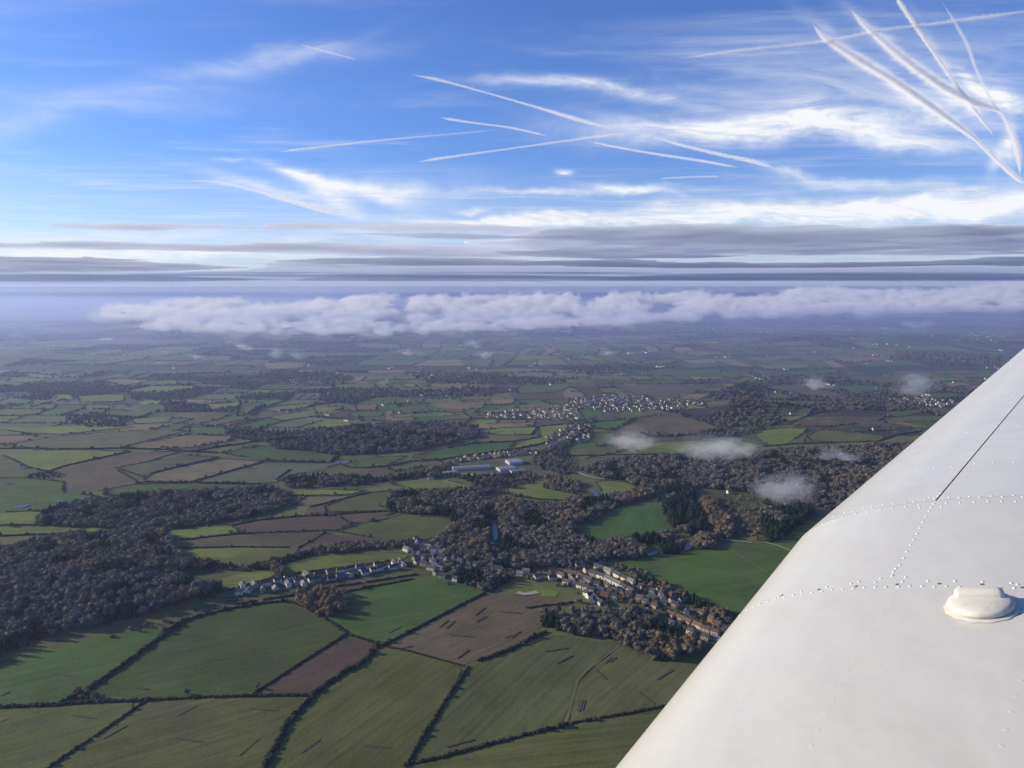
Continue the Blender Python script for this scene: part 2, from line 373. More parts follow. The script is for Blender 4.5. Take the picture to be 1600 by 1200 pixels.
FW = []   # every traced field in world coordinates
for i, (c, ang, poly) in enumerate(FIELDS):
    W = px_poly(poly); dist = min(math.hypot(*w) for w in W)
    FW.append((c, W, poly))
    step = 25 if dist < 1300 else 35 if dist < 2600 else 60
    off = 0.5+(i % 3)*0.15 if dist < 2600 else 1.6+(i % 5)*0.2
    base = G[c]; k = 0.88+0.24*rnd.random()
    o = link('field', drape(W, step, off, 'field', M_FIELD, wob=2.5 if dist < 1500 else 6), M_FIELD, kind='structure', drill_angle=R(ang+rnd.uniform(-3, 3)))
    o.color = (base[0]*k*rnd.uniform(.93, 1.07), base[1]*k, base[2]*k*rnd.uniform(.93, 1.07), 1)

# farther farmland: a patchwork of several thousand small fields, with colours of its own
FAR_EDGES = []; FAR_WOODS = []
def far_patchwork():
    r = random.Random(5)
    verts = []; faces = []; cols = []
    def jit(i, j, s):
        q = random.Random(i*7919+j*104729+3)
        return ((i+q.uniform(-.3, .3))*s[0], (j+q.uniform(-.3, .3))*s[1])
    pal = ['lime', 'green', 'green', 'olive', 'olive', 'dull', 'dull', 'tan', 'tan', 'brown', 'plough', 'grey', 'bright']
    for (s, y0, y1, amin) in [((190, 150), 0, 27, 0), ((300, 330), 13, 50, 0)]:
        ny = (y1-y0)
        for j in range(y0, y1):
            Yc = j*s[1]
            ilim = int((abs(Yc)*0.85+1500)/s[0])+2
            for i in range(-ilim, ilim):
                P = [jit(i, j, s), jit(i+1, j, s), jit(i+1, j+1, s), jit(i, j+1, s)]
                cx = sum(p[0] for p in P)/4; cyy = sum(p[1] for p in P)/4
                if s[0] == 190 and cyy > 3990: continue
                px, py = project(Vector((cx, cyy, 0)))
                inside_frame = -100 < px < 1700 and py < 1300
                wood = noise.noise(Vector((cx*0.0008, cyy*0.0009, 3.3)))
                isw = wood > 0.2 and r.random() < 0.75 or r.random() < 0.07
                lim = 2300
                if inside_frame and cyy < lim: isw = False
                # split into one to three strips
                k = r.choice([1, 1, 2, 2, 3]) if cyy < 9000 else 1
                for q in range(k):
                    t0, t1 = q/k, (q+1)/k
                    A = [tuple(P[0][a]*(1-t0)+P[1][a]*t0 for a in (0, 1)), tuple(P[0][a]*(1-t1)+P[1][a]*t1 for a in (0, 1)),
                         tuple(P[3][a]*(1-t1)+P[2][a]*t1 for a in (0, 1)), tuple(P[3][a]*(1-t0)+P[2][a]*t0 for a in (0, 1))]
                    n = 2 if s[0] == 190 else 3
                    c = G[(pal if not (inside_frame and cyy < 2300) else ['dull', 'olive', 'dull', 'brown'])[int(r.random()*(len(pal) if not (inside_frame and cyy < 2300) else 4))]]; kk = r.uniform(.75, 1.2)
                    if isw: c = (0.045, 0.04, 0.03)
                    idx = {}
                    for a in range(n+1):
                        for b_ in range(n+1):
                            u, v = a/n, b_/n
                            x = (A[0][0]*(1-u)+A[1][0]*u)*(1-v)+(A[3][0]*(1-u)+A[2][0]*u)*v
                            y = (A[0][1]*(1-u)+A[1][1]*u)*(1-v)+(A[3][1]*(1-u)+A[2][1]*u)*v
                            idx[a, b_] = len(verts); verts.append((x, y, hgt(x, y)+(0.25 if cyy < 2500 else 0.9)))
                    for a in range(n):
                        for b_ in range(n):
                            faces.append((idx[a, b_], idx[a+1, b_], idx[a+1, b_+1], idx[a, b_+1])); cols.append((c[0]*kk, c[1]*kk, c[2]*kk, 1))
                    if cyy < 9500 and not (inside_frame and cyy < 2300):
                        if not isw:
                            if r.random() < 0.85: FAR_EDGES.append((A[0], A[1], cyy))
                            if r.random() < 0.7: FAR_EDGES.append((A[0], A[3], cyy))
                if isw and cyy < 14000: FAR_WOODS.append((P, cyy))
    me = mesh('patchwork', verts, faces)
    ca = me.color_attributes.new('col', 'FLOAT_COLOR', 'CORNER')
    buf = []
    for f, c in zip(faces, cols): buf += list(c)*len(f)
    ca.data.foreach_set('color', buf)
    link('farmland', me, make_cells_mat(), kind='structure')
far_patchwork()
# ---------------------------------------------------------------- air
def box_mesh(name, x0, x1, y0, y1, z0, z1):
    v = [(x, y, z) for z in (z0, z1) for y in (y0, y1) for x in (x0, x1)]
    return mesh(name, v, [(0, 2, 3, 1), (4, 5, 7, 6), (0, 1, 5, 4), (2, 6, 7, 3), (0, 4, 6, 2), (1, 3, 7, 5)])
if HAZE_D: link('haze', box_mesh('haze', -47000, 47000, -47000, 47000, -60, 520), volmat("air", HAZE_D, (0.46, 0.58, 0.90), 0.3), kind='stuff')

# a lens of thin mist lies over the low plain, thickening with distance
def plain_mist():
    nx, ny = 16, 20; V = []; F = []
    for side in (1, 0):
        for j in range(ny+1):
            y = 1500+(46000-1500)*(j/ny)**2.4; t = max(0, min(1, (y-1500)/5000)); th = 6+200*t*t*(3-2*t)
            for i in range(nx+1):
                x = (-1+2*i/nx)*46000; V.append((x, y, (th if side else -45)))
    w = nx+1; n = (ny+1)*w
    for j in range(ny):
        for i in range(nx):
            a = j*w+i; F.append((a, a+1, a+w+1, a+w)); F.append((n+a+w, n+a+w+1, n+a+1, n+a))
    for i in range(nx):
        F.append((i, n+i, n+i+1, i+1)); b = ny*w+i; F.append((b+1, n+b+1, n+b, b))
    for j in range(ny):
        a = j*w; F.append((a+w, n+a+w, n+a, a)); b = j*w+nx; F.append((b, n+b, n+b+w, b+w))
    link('mist', mesh('mist', V, F), volmat('plain_mist', MIST_D, (0.50, 0.60, 0.92), 0.3), kind='stuff')
MIST_D = 2.0e-4
plain_mist()

# ---------------------------------------------------------------- clouds
def union_blobs(name, blobs, voxel, seed=0, rough=0.25, sub=2):
    """one closed lumpy shell round many overlapping puffs"""
    bm = bmesh.new(); bmesh.ops.create_icosphere(bm, subdivisions=sub, radius=1)
    tv = [v.co.copy() for v in bm.verts]; bm.verts.index_update(); tf = [[v.index for v in f.verts] for f in bm.faces]; bm.free()
    av = []; af = []
    for (c, r) in blobs:
        k = len(av); av += [(c.x+v.x*r[0], c.y+v.y*r[1], c.z+v.z*r[2]) for v in tv]; af += [[k+i for i in f] for f in tf]
    me = bpy.data.meshes.new(name); me.from_pydata(av, [], af); me.update()
    o = bpy.data.objects.new('tmp', me); COL.objects.link(o)
    md = o.modifiers.new('r', 'REMESH'); md.mode = 'VOXEL'; md.voxel_size = voxel
    for q, (sc_, am) in enumerate(((voxel*9, 5.0), (voxel*3.2, 2.2))):
        tx = bpy.data.textures.new('puff', 'CLOUDS'); tx.noise_scale = sc_; tx.noise_depth = 3
        dm = o.modifiers.new('d', 'DISPLACE'); dm.texture = tx; dm.texture_coords = 'GLOBAL'; dm.strength = voxel*rough*am*2.4; dm.mid_level = 0.5
    dg = bpy.context.evaluated_depsgraph_get()
    out = bpy.data.meshes.new_from_object(o.evaluated_get(dg)); out.name = name
    bpy.data.objects.remove(o); bpy.data.meshes.remove(me)
    out.polygons.foreach_set('use_smooth', [True]*len(out.polygons))
    return out
M_CLOUD = volmat('low_cloud', 0.0042, (0.975, 0.962, 0.968), 0.1)
M_WISP = volmat('thin_mist', 0.006, (1, 1, 1), 0.3)
def biggest(me):
    """keep the main body of a scrap of cloud"""
    bm = bmesh.new(); bm.from_mesh(me); bm.verts.ensure_lookup_table(); seen_ = set(); parts = []
    for v in bm.verts:
        if v.index in seen_: continue
        st = [v]; seen_.add(v.index); isl = []
        while st:
            a = st.pop(); isl.append(a)
            for e in a.link_edges:
                o = e.other_vert(a)
                if o.index not in seen_: seen_.add(o.index); st.append(o)
        parts.append(isl)
    parts.sort(key=len)
    for isl in parts[:-1]: bmesh.ops.delete(bm, geom=isl, context='VERTS')
    bm.to_mesh(me); bm.free(); return me
def at_dist(px, py, D):
    d = ray(px, py); h = Vector((d.x, d.y, 0)).length
    return CAM + d*(D/d.y)
def interp(tab, x):
    if x <= tab[0][0]: return tab[0][1]
    for (a, b), (c, d) in zip(tab, tab[1:]):
        if x <= c: return b+(d-b)*(x-a)/(c-a)
    return tab[-1][1]
BAND_TOP = [(165,480),(250,472),(370,470),(480,479),(490,466),(560,465),(700,466),(800,463),(950,461),(1020,464),(1100,459),(1200,456),(1290,453),(1380,457),(1480,456),(1500,452),(1600,446),(1700,446)]
BAND_BOT = [(165,492),(230,507),(350,510),(500,514),(700,517),(800,514),(900,507),(1000,500),(1100,491),(1250,485),(1400,483),(1500,480),(1600,478),(1700,478)]
def low_band():
    r = random.Random(3); B = []
    x = 172
    while x < 1760:
        yt, yb = interp(BAND_TOP, x), interp(BAND_BOT, x)
        D0 = interp([(165, 6200), (600, 6300), (900, 7600), (1300, 10500), (1700, 11500)], x); D1 = D0+3800
        rows = 9
        for k in range(rows):
            t = k/(rows-1)+r.uniform(-.06, .06); D = D0+(D1-D0)*t
            y = yb+(yt-yb)*t + 4*(1-t) + 3*t
            s = D/1155.
            p = at_dist(x+r.uniform(-8, 8), y, D)
            big = r.uniform(0.6, 1.35)
            if noise.noise(Vector((x*0.02, k*0.5, 1.7))) > (0.25 if x > 260 else 0.05): continue
            B.append((p, (s*r.uniform(6, 14)*big, s*r.uniform(16, 30), s*r.uniform(2.2, 4.6)*big)))
            for _ in range(r.choice([1, 1, 2, 3]) if k > 3 else r.choice([0, 1])):   # small turret on the top
                B.append((p+Vector((r.uniform(-9, 9)*s, 0, s*r.uniform(2, 7.5))), (s*r.uniform(2.5, 7), s*r.uniform(4, 9), s*r.uniform(2.0, 4.2))))
        x += 5.5
    for b in B: b[0].z = max(b[0].z, 60+b[1][2])
    me = union_blobs('low_cloud', B, 20, 1, 0.34)
    o = link('low_cloud', me, M_CLOUD, label='long bank of white low cloud lying along the horizon under the grey layers', category='cloud')
    F = [(Vector((c.x+r.gauss(0, 60), c.y+r.gauss(0, 200), max(40+q[2]*1.3, c.z-r.uniform(0, 25)))), (q[0]*2.0, q[1]*1.6, q[2]*1.6)) for c, q in B if r.random() < .45]
    link('fringe', union_blobs('fringe', F, 45, 2, 0.30), volmat('cloud_fringe', 0.0009, (0.96, 0.96, 0.97), 0.1), o)
low_band()
# small separate scraps of cloud: (label, x, y, length px, height px, distance, density group)
WISPS = [
 ('white puff of mist just above the big right-hand wood, widest of three', 1122, 706, 130, 26, 1950, 40),
 ('thin grey wisp of mist left of the widest puff above the wood', 985, 691, 66, 24, 2050, 22),
 ('white puff of mist over dark conifers beside the wing edge', 1226, 771, 76, 34, 1560, 30),
 ('small bright cloud in front of the far ridge at right', 1436, 508, 52, 17, 6500, 14),
 ('faint cloud trailing left of the small bright ridge cloud', 1385, 514, 50, 8, 6500, 10),
 ('tiny white cloud below the bank in the middle right', 1135, 497, 26, 7, 7400, 8),
 ('faint blue wisp over green fields near the right-hand village', 1432, 602, 40, 26, 3000, 18),
 ('faint wisp beside the dark copse in front of the brown hill field', 1272, 600, 34, 14, 3100, 12),
 ('lone round puff low over the blue plain in the centre', 757, 555, 22, 11, 4200, 10),
 ('wide faint puff over the blue plain left of the round one', 742, 538, 28, 12, 4800, 10),
 ('long slanting scrap of cloud low over the plain at left', 312, 558, 66, 9, 4300, 14),
 ('thin flat scrap left of the long slanting one', 255, 549, 50, 5, 4500, 10),
 ('slanting wisp beneath the left end of the cloud bank', 382, 543, 26, 14, 4700, 10),
 ('leftmost of two ragged wisps over the plain', 430, 552, 18, 16, 4500, 8),
 ('ragged wisp trailing right over the plain left of centre', 465, 556, 42, 12, 4400, 12),
 ('pair-forming low puff below the cloud bank in the centre', 640, 552, 36, 12, 4500, 10),
 ('white puff under the left tip of the bank', 165, 530, 40, 7, 5200, 10),
 ('small puff at the far left under the dark layer', 30, 524, 30, 8, 5400, 8),
 ('row of small puffs left of the main cloud bank', 100, 486, 90, 7, 9000, 14),
 ('broken cloud scrap hanging right below the bank in the middle', 790, 515, 44, 8, 6100, 12),
 ('faint grey scrap under the bank right of the middle', 950, 552, 30, 10, 4500, 8),
 ('bluish patch of mist on the woods by the wing', 1310, 715, 70, 14, 1900, 14),
]
def wisps():
    for k, (lab, x, y, L, H, D, n) in enumerate(WISPS):
        r = random.Random(50+k); s = D/1155.; B = []
        slant = 0.28 if ('slanting' in lab or 'trailing right' in lab) else 0.0
        c0 = at_dist(x, y, D)
        H *= 1.2 if D < 3500 else 0.8; L *= 1.2
        for i in range(n*3):
            u = max(-1, min(1, r.gauss(0, 0.45))); w = math.sqrt(max(0.05, 1-u*u))
            px = x+u*L/2; py = y+r.gauss(0, 0.22)*H*w+u*L/2*slant
            p = at_dist(px, py, D+r.gauss(0, 0.22)*L*s)
            rr = s*H*r.uniform(.10, .32)*w
            p.z = max(p.z, hgt(p.x, p.y)+8+rr*0.8)
            B.append((p, (rr*r.uniform(1.2, 2.0), rr*1.5, rr*0.85)))
        me = union_blobs('mist_puff', B, max(s*H*0.05, 1.6), k, 0.35)
        me = biggest(me)
        dens = (0.12 if D < 3500 else 0.09)/(s*H*0.5)
        m_ = volmat('thin_mist', dens, (1, 1, 1), 0.3)
        pf = link('mist_puff', me, m_, label=lab, category='cloud', group='small low clouds over the countryside')
        F = [(c+Vector((0, 0, q[2]*.5)), (q[0]*2.1, q[1]*2.1, q[2]*1.45)) for c, q in B]
        link('fringe', biggest(union_blobs('fringe', F, max(s*H*0.09, 2.5), k+3, 0.35)), volmat('thin_mist', dens*.22, (1, 1, 1), 0.3), pf)
wisps()
# flat grey layers seen nearly edge-on beyond and above the haze: footprint traced, laid at its own altitude
M_LAYER = volmat('grey_layer', 0.0035, (0.92, 0.955, 1.0), 0.1)
M_LAYER2 = volmat('blue_layer', 0.0035, (0.74, 0.83, 0.98), 0.1)
LAYERS = [
 ('broad grey-mauve layer filling the right half above the horizon', 2300, 160, [(800,366),(870,356),(940,353),(1050,351),(1150,352),(1300,355),(1450,354),(1620,353),(1750,354),(1750,395),(1600,397),(1500,399),(1400,399),(1300,398.5),(1200,398.5),(1080,399.5),(950,402),(830,401),(740,394),(800,388),(700,380),(800,374)]),
 ('thin grey streak layer highest on the left, ending in a point', 2300, 70, [(60,353),(110,349),(250,349),(380,352),(500,348),(620,349),(730,352),(850,356),(900,362),(800,364),(690,361),(600,362),(450,358),(300,359),(150,360)]),
 ('long thin grey layer under the pale gap on the left', 1900, 90, [(-150,378),(0,379),(150,377),(240,379),(330,382),(480,379),(650,382),(800,386),(900,392),(1050,398),(1180,400),(1000,404),(820,402),(640,404),(560,400),(450,396),(300,392),(150,390),(0,387),(-150,386)]),
 ('ragged dark puff layer at the left edge', 1500, 130, [(-150,404),(-40,402),(40,403),(100,401),(160,404),(215,406),(235,410),(300,413),(380,418),(300,422),(250,427),(160,430),(80,430),(-150,428)]),
 ('dim lavender layer under the bright slit on the right', 1500, 90, [(420,409),(500,404),(620,401),(760,403),(830,408),(900,407),(980,405),(1060,410),(1150,411),(1300,411),(1450,408),(1560,402),(1750,399),(1750,424),(1400,426),(1000,424),(600,426),(400,422)]),
 ('broad blue-grey layer between the bright slits and the low cloud bank', 900, 45, [(-200,424),(0,428),(150,426),(300,424),(450,420),(600,417),(750,415),(900,417),(1050,419),(1200,420),(1400,417),(1600,416),(1800,414),(1800,445.5),(1300,446),(800,446.2),(300,446),(-200,445.5)]),
 ('small grey sliver in the pale gap left of centre', 2000, 60, [(500,366),(620,364),(740,366),(830,371),(760,374),(640,370)]),
]
def layers():
    for k, (lab, alt, th, poly) in enumerate(LAYERS):
        P = []
        for (px, py) in poly:
            d = ray(px, py); t = (alt-CAM_Z)/max(d.z, 0.0028); P.append(Vector((d.x*t, d.y*t)))
        # ragged outline
        pts = resample([Vector((p.x, p.y, 0)) for p in P+[P[0]]], 500)[:-1]
        pts = [p+Vector((noise.noise(p*0.0006)*900, noise.noise(p*0.0006+Vector((5, 5, 5)))*1400, 0))*min(1, p.length/30000) for p in pts]
        Q = [(p.x, p.y) for p in pts]; V = [Vector(q) for q in Q]
        x0, x1 = min(q[0] for q in Q), max(q[0] for q in Q); y0, y1 = min(q[1] for q in Q), max(q[1] for q in Q)
        st = max(500, (x1-x0)/110); y = y0
        while y < y1:
            x = x0
            while x < x1:
                if inpoly(x, y, Q): V.append(Vector((x+0.2*st*math.sin(y*3), y)))
                x += st
            y += st
        o = delaunay_2d_cdt(V, [], [list(range(len(Q)))], 1, 1e-2)
        nv = len(o[0]); bm = bmesh.new(); segs = list(zip(Q, Q[1:]+Q[:1]))
        top = []; bot = []
        for v in o[0]:
            # distance to the outline makes the layer thin out towards its edge
            dm = 1e9
            for a, b in segs[::2]:
                dd = (v.x-a[0])**2+(v.y-a[1])**2
                if dd < dm: dm = dd
            dm = math.sqrt(dm); e = min(1.0, dm/(9000.0 if alt == 900 else 2500.0)); e = math.sqrt(e)
            nn = noise.fractal(Vector((v.x*0.0003, v.y*0.0002, k)), 0.7, 2.1, 4)
            nb = noise.fractal(Vector((v.x*0.0004, v.y*0.0003, k+7)), 0.7, 2.1, 4)
            top.append(bm.verts.new((v.x, v.y, alt+th*e*(0.6+0.6*nn)+6))); bot.append(bm.verts.new((v.x, v.y, alt-th*e*(0.25+0.35*abs(nb))-6)))
        ec = {}
        for f in o[2]:
            for a, b in zip(f, list(f[1:])+[f[0]]): ec[(a, b)] = 1
            bm.faces.new([top[i] for i in f]); bm.faces.new([bot[i] for i in reversed(f)])
        for (a, b) in list(ec):
            if (b, a) not in ec: bm.faces.new([top[b], top[a], bot[a], bot[b]])
        me = bpy.data.meshes.new('cloud_layer'); bm.to_mesh(me); bm.free()
        me.polygons.foreach_set('use_smooth', [True]*len(me.polygons))
        link('cloud_layer', me, M_LAYER2 if alt == 900 else M_LAYER, label=lab, category='cloud', group='flat grey cloud layers above the horizon')
layers()
# vapour trails: ragged closed tubes of thin cloud, 8 km up
TRAILS = [
 ('faint broad trail crossing the top right corner almost level', 0.8, [(1060,92,5),(1150,80,8),(1280,66,9),(1380,47,8),(1480,35,9),(1640,13,12)]),
 ('thick puffy trail, leftmost of the fan at the upper right', 1.7, [(1270,38,5),(1290,60,9),(1340,92,13),(1390,122,11),(1430,149,12),(1475,181,10),(1515,210,7),(1535,226,4)]),
 ('thin tail running down from the thick leftmost trail', 0.8, [(1505,200,3),(1550,243,7),(1575,266,8),(1600,287,7)]),
 ('thick puffy trail second from the left in the fan', 1.6, [(1328,14,4),(1352,40,8),(1390,74,11),(1430,106,12),(1475,136,13),(1525,160,11),(1585,180,5)]),
 ('narrow straight trail from the top edge across the fan', 1.3, [(1390,-20,5),(1420,25,5.5),(1450,69,5),(1480,112,4.5),(1520,168,4.5),(1553,213,3)]),
 ('faint crooked trail rightmost in the fan', 0.45, [(1470,0,4),(1492,35,5),(1512,72,6),(1526,110,5),(1548,155,5),(1575,195,7),(1590,235,10),(1594,275,7)]),
 ('hair-thin faint trail high in the left half', 0.5, [(470,70,3),(500,78,4),(560,94,2.5)]),
 ('trail middle section brightening towards the sky centre', 0.8, [(640,116,7),(690,126,6),(760,145,4),(840,168,5),(900,186,8),(960,202,3)]),
 ('lower right end of the long diagonal trail', 1.2, [(1025,215,4),(1070,228,5),(1120,240,6),(1175,252,6),(1210,262,4)]),
 ('short thin trail below the diagonal one', 1.0, [(688,184,6),(740,192,4),(800,200,4),(858,213,3)]),
 ('thin trail sinking right under the white veil', 1.0, [(915,220,4),(980,233,4),(1040,243,5),(1100,252,5),(1155,262,4)]),
 ('very thin trail rising right in the middle of the left half', 0.7, [(432,238,5),(500,230,5),(600,219,4),(700,210,2.5),(780,203,2)]),
 ('faint trail rising to meet the white veil', 0.9, [(652,253,7),(720,243,5),(800,232,4),(900,218,5),(985,208,8)]),
 ('curved white trail low in the left half', 0.9, [(285,283,5),(340,285,7),(400,298,6),(450,313,8),(500,325,12),(545,336,10)]),
 ('short level dash of trail right of centre', 0.9, [(1030,279,3),(1080,277,5),(1128,276,4)]),
 ('shortest level dash of trail near the right edge', 0.9, [(1470,300,3),(1505,297,4),(1532,294,3)]),
]
def trails():
    ALT = 7600.0
    for k, (lab, op, pts) in enumerate(TRAILS):
        W = []
        for (px, py, w) in pts:
            d = ray(px, py); t = (ALT-CAM_Z)/d.z; W.append((CAM+d*t, w*t/1155.6*0.5*(0.72 if op > 1.2 else 0.62)))
        # smooth resample
        path = []
        for wi in range(len(W)-1):
            (a, ra), (b, rb) = W[wi], W[wi+1]; a0 = W[max(0, wi-1)][0]; b1 = W[min(len(W)-1, wi+2)][0]
            L = (b-a).length; n = min(120, max(2, int(L/((ra+rb)*0.5*0.3))))
            for i in range(n):
                t = i/n
                path.append(((2*a+(b-a0)*t+(2*a0-5*a+4*b-b1)*t*t+(3*a-a0-3*b+b1)*t**3)*0.5, ra+(rb-ra)*t))
        path.append(W[-1]); N = len(path); seg = 18
        verts = []; faces = []
        strong = op > 1.1
        for i, (p, rr) in enumerate(path):
            tan = (path[min(N-1, i+1)][0]-path[max(0, i-1)][0]).normalized()
            si = tan.cross(Vector((0, 0, 1))).normalized(); up = si.cross(tan)
            endf = min(1.0, (i+0.4)/(N*0.12+1), (N-1-i+0.4)/(N*0.12+1)); endf = max(endf, 0.08)
            for j in range(seg):
                a = 2*math.pi*j/seg
                d = si*math.cos(a)+up*math.sin(a)*0.8
                q = p/rr
                amp = 0.34 if strong else 0.26
                f = 1+amp*noise.fractal(q*1.1+d*1.3, 0.5, 2.1, 5)*1.5
                verts.append(p+d*rr*max(0.2, f)*endf*1.12)
        for i in range(N-1):
            for j in range(seg):
                faces.append((i*seg+j, i*seg+(j+1) % seg, (i+1)*seg+(j+1) % seg, (i+1)*seg+j))
        faces = [f[::-1] for f in faces]
        faces.append(tuple(range(seg))); faces.append(tuple((N-1)*seg+j for j in range(seg))[::-1])
        rm = sum(r_ for _, r_ in W)/len(W)
        tm = mesh('vapour_trail', verts, faces, True)
        bb = bmesh.new(); bb.from_mesh(tm); bmesh.ops.recalc_face_normals(bb, faces=bb.faces); bb.to_mesh(tm); bb.free()
        root = link('vapour_trail', tm.copy(), volmat('ice_trail', (op*0.8 if strong else op*.75)*TRAIL_K/(2*rm), (1, 1, 1), 0.0), label=lab, category='vapour trail', group='aircraft vapour trails across the blue sky')
        for q, dens in ((1.9, .16), (1.4, .22), (0.55, .7)):       # frayed outer veil, denser heart
            fm = tm.copy()
            for i, v in enumerate(fm.vertices):
                ii = min(N-1, i//seg); c, rr = path[ii]; w_ = q*(1+(0.25 if q > 1 else 0.5)*noise.fractal(v.co/rr*0.4+Vector((q, 3, 1)), 0.7, 2.1, 3)); v.co = c+(v.co-c)*max(.2, w_)
            link('fringe' if q > 1.5 else 'veil' if q > 1 else 'heart', fm, volmat('ice_trail', dens*op*TRAIL_K/(2*rm), (1, 1, 1), 0.0), root)
TRAIL_K = 0.6
trails()
# ---------------------------------------------------------------- the aircraft's wing
def wing():
    D0 = 1.6
    P0 = CAM + ray(1400, 914)*D0
    S1 = ray(1694, 292).normalized(); S2 = ray(1814, 363).normalized()
    C = S1.cross(Vector((0, 0, 1))).normalized()
    N = C.cross(S1); N = N if N.z > 0 else -N
    row = [(1152, 964), (1165, 953), (1180, 945), (1200, 938), (1232, 930), (1265, 924), (1300, 920), (1350, 916), (1400, 914), (1460, 914), (1530, 915), (1600, 917)]
    prof = []
    for (px, py) in row:
        d = ray(px, py); t = (P0-CAM).dot(S1)/d.dot(S1); q = CAM+d*t-P0
        prof.append((q.dot(C), q.dot(N)))
    # behind the last traced point the skin runs on nearly straight
    (v1, z1), (v0, z0) = prof[-1], prof[-3]
    sl = (z1-z0)/(v1-v0)
    for k in range(1, 6): prof.append((v1+0.12*k, z1+sl*0.12*k-0.004*k*k))
    # round the nose and back underneath
    a, b = prof[0], prof[1]
    tx, tz = a[0]-b[0], a[1]-b[1]; L = math.hypot(tx, tz); tx /= L; tz /= L
    ang = math.atan2(tz, tx); x, z = a; nose = []; step = 0.0045
    for k in range(60):
        ang += R(3.2) if k < 44 else R(0.4)
        st = step*(1+0.25*max(0, k-30)); x += math.cos(ang)*st; z += math.sin(ang)*st; nose.append((x, z))
        if ang > R(360): break
    prof = nose[::-1]+prof
    # the nose starts at the sharp turn: keep cross-section as arc-length table
    cum = [0.0]
    for p, q in zip(prof, prof[1:]): cum.append(cum[-1]+math.hypot(q[0]-p[0], q[1]-p[1]))
    s_row = cum[len(nose)]
    def catmull(s):
        s = max(0, min(cum[-1], s)); i = 0
        while i < len(cum)-2 and cum[i+1] < s: i += 1
        t = (s-cum[i])/max(1e-9, cum[i+1]-cum[i])
        p = [prof[max(0, i-1)], prof[i], prof[i+1], prof[min(len(prof)-1, i+2)]]
        if i <= len(nose)+1: return (p[1][0]*(1-t)+p[2][0]*t, p[1][1]*(1-t)+p[2][1]*t)
        o = []
        for c in (0, 1):
            o.append(0.5*((2*p[1][c])+(-p[0][c]+p[2][c])*t+(2*p[0][c]-5*p[1][c]+4*p[2][c]-p[3][c])*t*t+(-p[0][c]+3*p[1][c]-3*p[2][c]+p[3][c])*t**3))
        return tuple(o)
    # smooth the traced part
    for _ in range(3):
        for i in range(len(nose)-6, len(prof)-1):
            prof[i] = ((prof[i-1][0]+2*prof[i][0]+prof[i+1][0])/4, (prof[i-1][1]+2*prof[i][1]+prof[i+1][1])/4)
    sv0 = min((abs(catmull(cum[-1]*k/400)[0])+ (0 if catmull(cum[-1]*k/400)[1] > -0.05 else 9), cum[-1]*k/400) for k in range(401))[1]
    # span station of the joint between inner and outer panel
    z_v0 = catmull(sv0)[1]; B0 = P0+C*catmull(sv0)[0]+N*z_v0
    best = min(((lambda pp: (pp[0]-1460)**2*0.2+(pp[1]-782)**2)(project(B0+S1*(k*0.004))), k*0.004) for k in range(1000))
    uB = best[1]
    def inner(u, s):
        v, z = catmull(s); return P0+S1*u+C*v+N*z
    def outer(w, s):
        v, z = catmull(s); return P0+S1*uB+S2*w+C*v+N*z
    def sheet(fn, u0, u1, nu, s0, s1, ns, name, thick=0.0012):
        vs_ = []
        for i in range(nu+1):
            for j in range(ns+1): vs_.append(fn(u0+(u1-u0)*i/nu, s0+(s1-s0)*j/ns))
        fs = [(i*(ns+1)+j, (i+1)*(ns+1)+j, (i+1)*(ns+1)+j+1, i*(ns+1)+j+1) for i in range(nu) for j in range(ns)]
        return mesh(name, vs_, fs, True)
    # paint: white gloss, a little grime and very slight waviness of the sheet metal
    paint, g, b = mat('white_paint', (0.80, 0.79, 0.77), 0.32, spec=0.5)
    tc = g.new('ShaderNodeTexCoord').outputs['Object']
    geo = g.new('ShaderNodeNewGeometry').outputs['Position']
    rel = g.vm('SUBTRACT', geo, tuple(P0))
    d1 = g.noise(rel, 5.0, 6, 0.6, dist=0.6); d2 = g.noise(rel, 60, 5, 0.7)
    f = g.m('ADD', g.ramp(d1, 0.42, 0.75, 0, 0.22), g.ramp(d2, 0.55, 0.75, 0, 0.22))
    c = g.mix(f, (0.60, 0.585, 0.505, 1), (0.42, 0.38, 0.31, 1))
    sm = g.new('ShaderNodeMapping'); sm.inputs['Rotation'].default_value = (0, 0, R(-41)); sm.inputs['Scale'].default_value = (3, 60, 3); g.l.new(rel, sm.inputs[0])
    streak = g.ramp(g.noise(sm.outputs[0], 1.0, 5, 0.7), 0.6, 0.85, 0, 0.25)
    c = g.mix(streak, c, (0.46, 0.43, 0.38, 1))
    g.l.new(c, b.inputs['Base Color'])
    b.inputs['Coat Weight'].default_value = 0.35; b.inputs['Coat Roughness'].default_value = 0.12
    g.l.new(g.ramp(d1, 0.3, 0.7, 0.26, 0.42, False), b.inputs['Roughness'])
    bp = g.new('ShaderNodeBump'); bp.inputs['Strength'].default_value = 0.6; bp.inputs['Distance'].default_value = 0.005
    g.l.new(g.noise(rel, 9, 2, 0.5), bp.inputs['Height']); g.l.new(bp.outputs[0], b.inputs['Normal'])
    dark, _, _ = mat('dark_gap', (0.27, 0.27, 0.28), 0.7)
    grime, _, _ = mat('grimy_screw', (0.10, 0.085, 0.07), 0.5, spec=0.4)
    root = link('aircraft_wing', None, label='white riveted aircraft wing reaching in from the lower right corner', category='wing')
    root.location = P0
    inv = Matrix.Translation(-P0)
    def put(name, me, m_, par=root, **k):
        if par is root: me.transform(inv)
        return link(name, me, m_, par, **k)
    E = cum[-1]
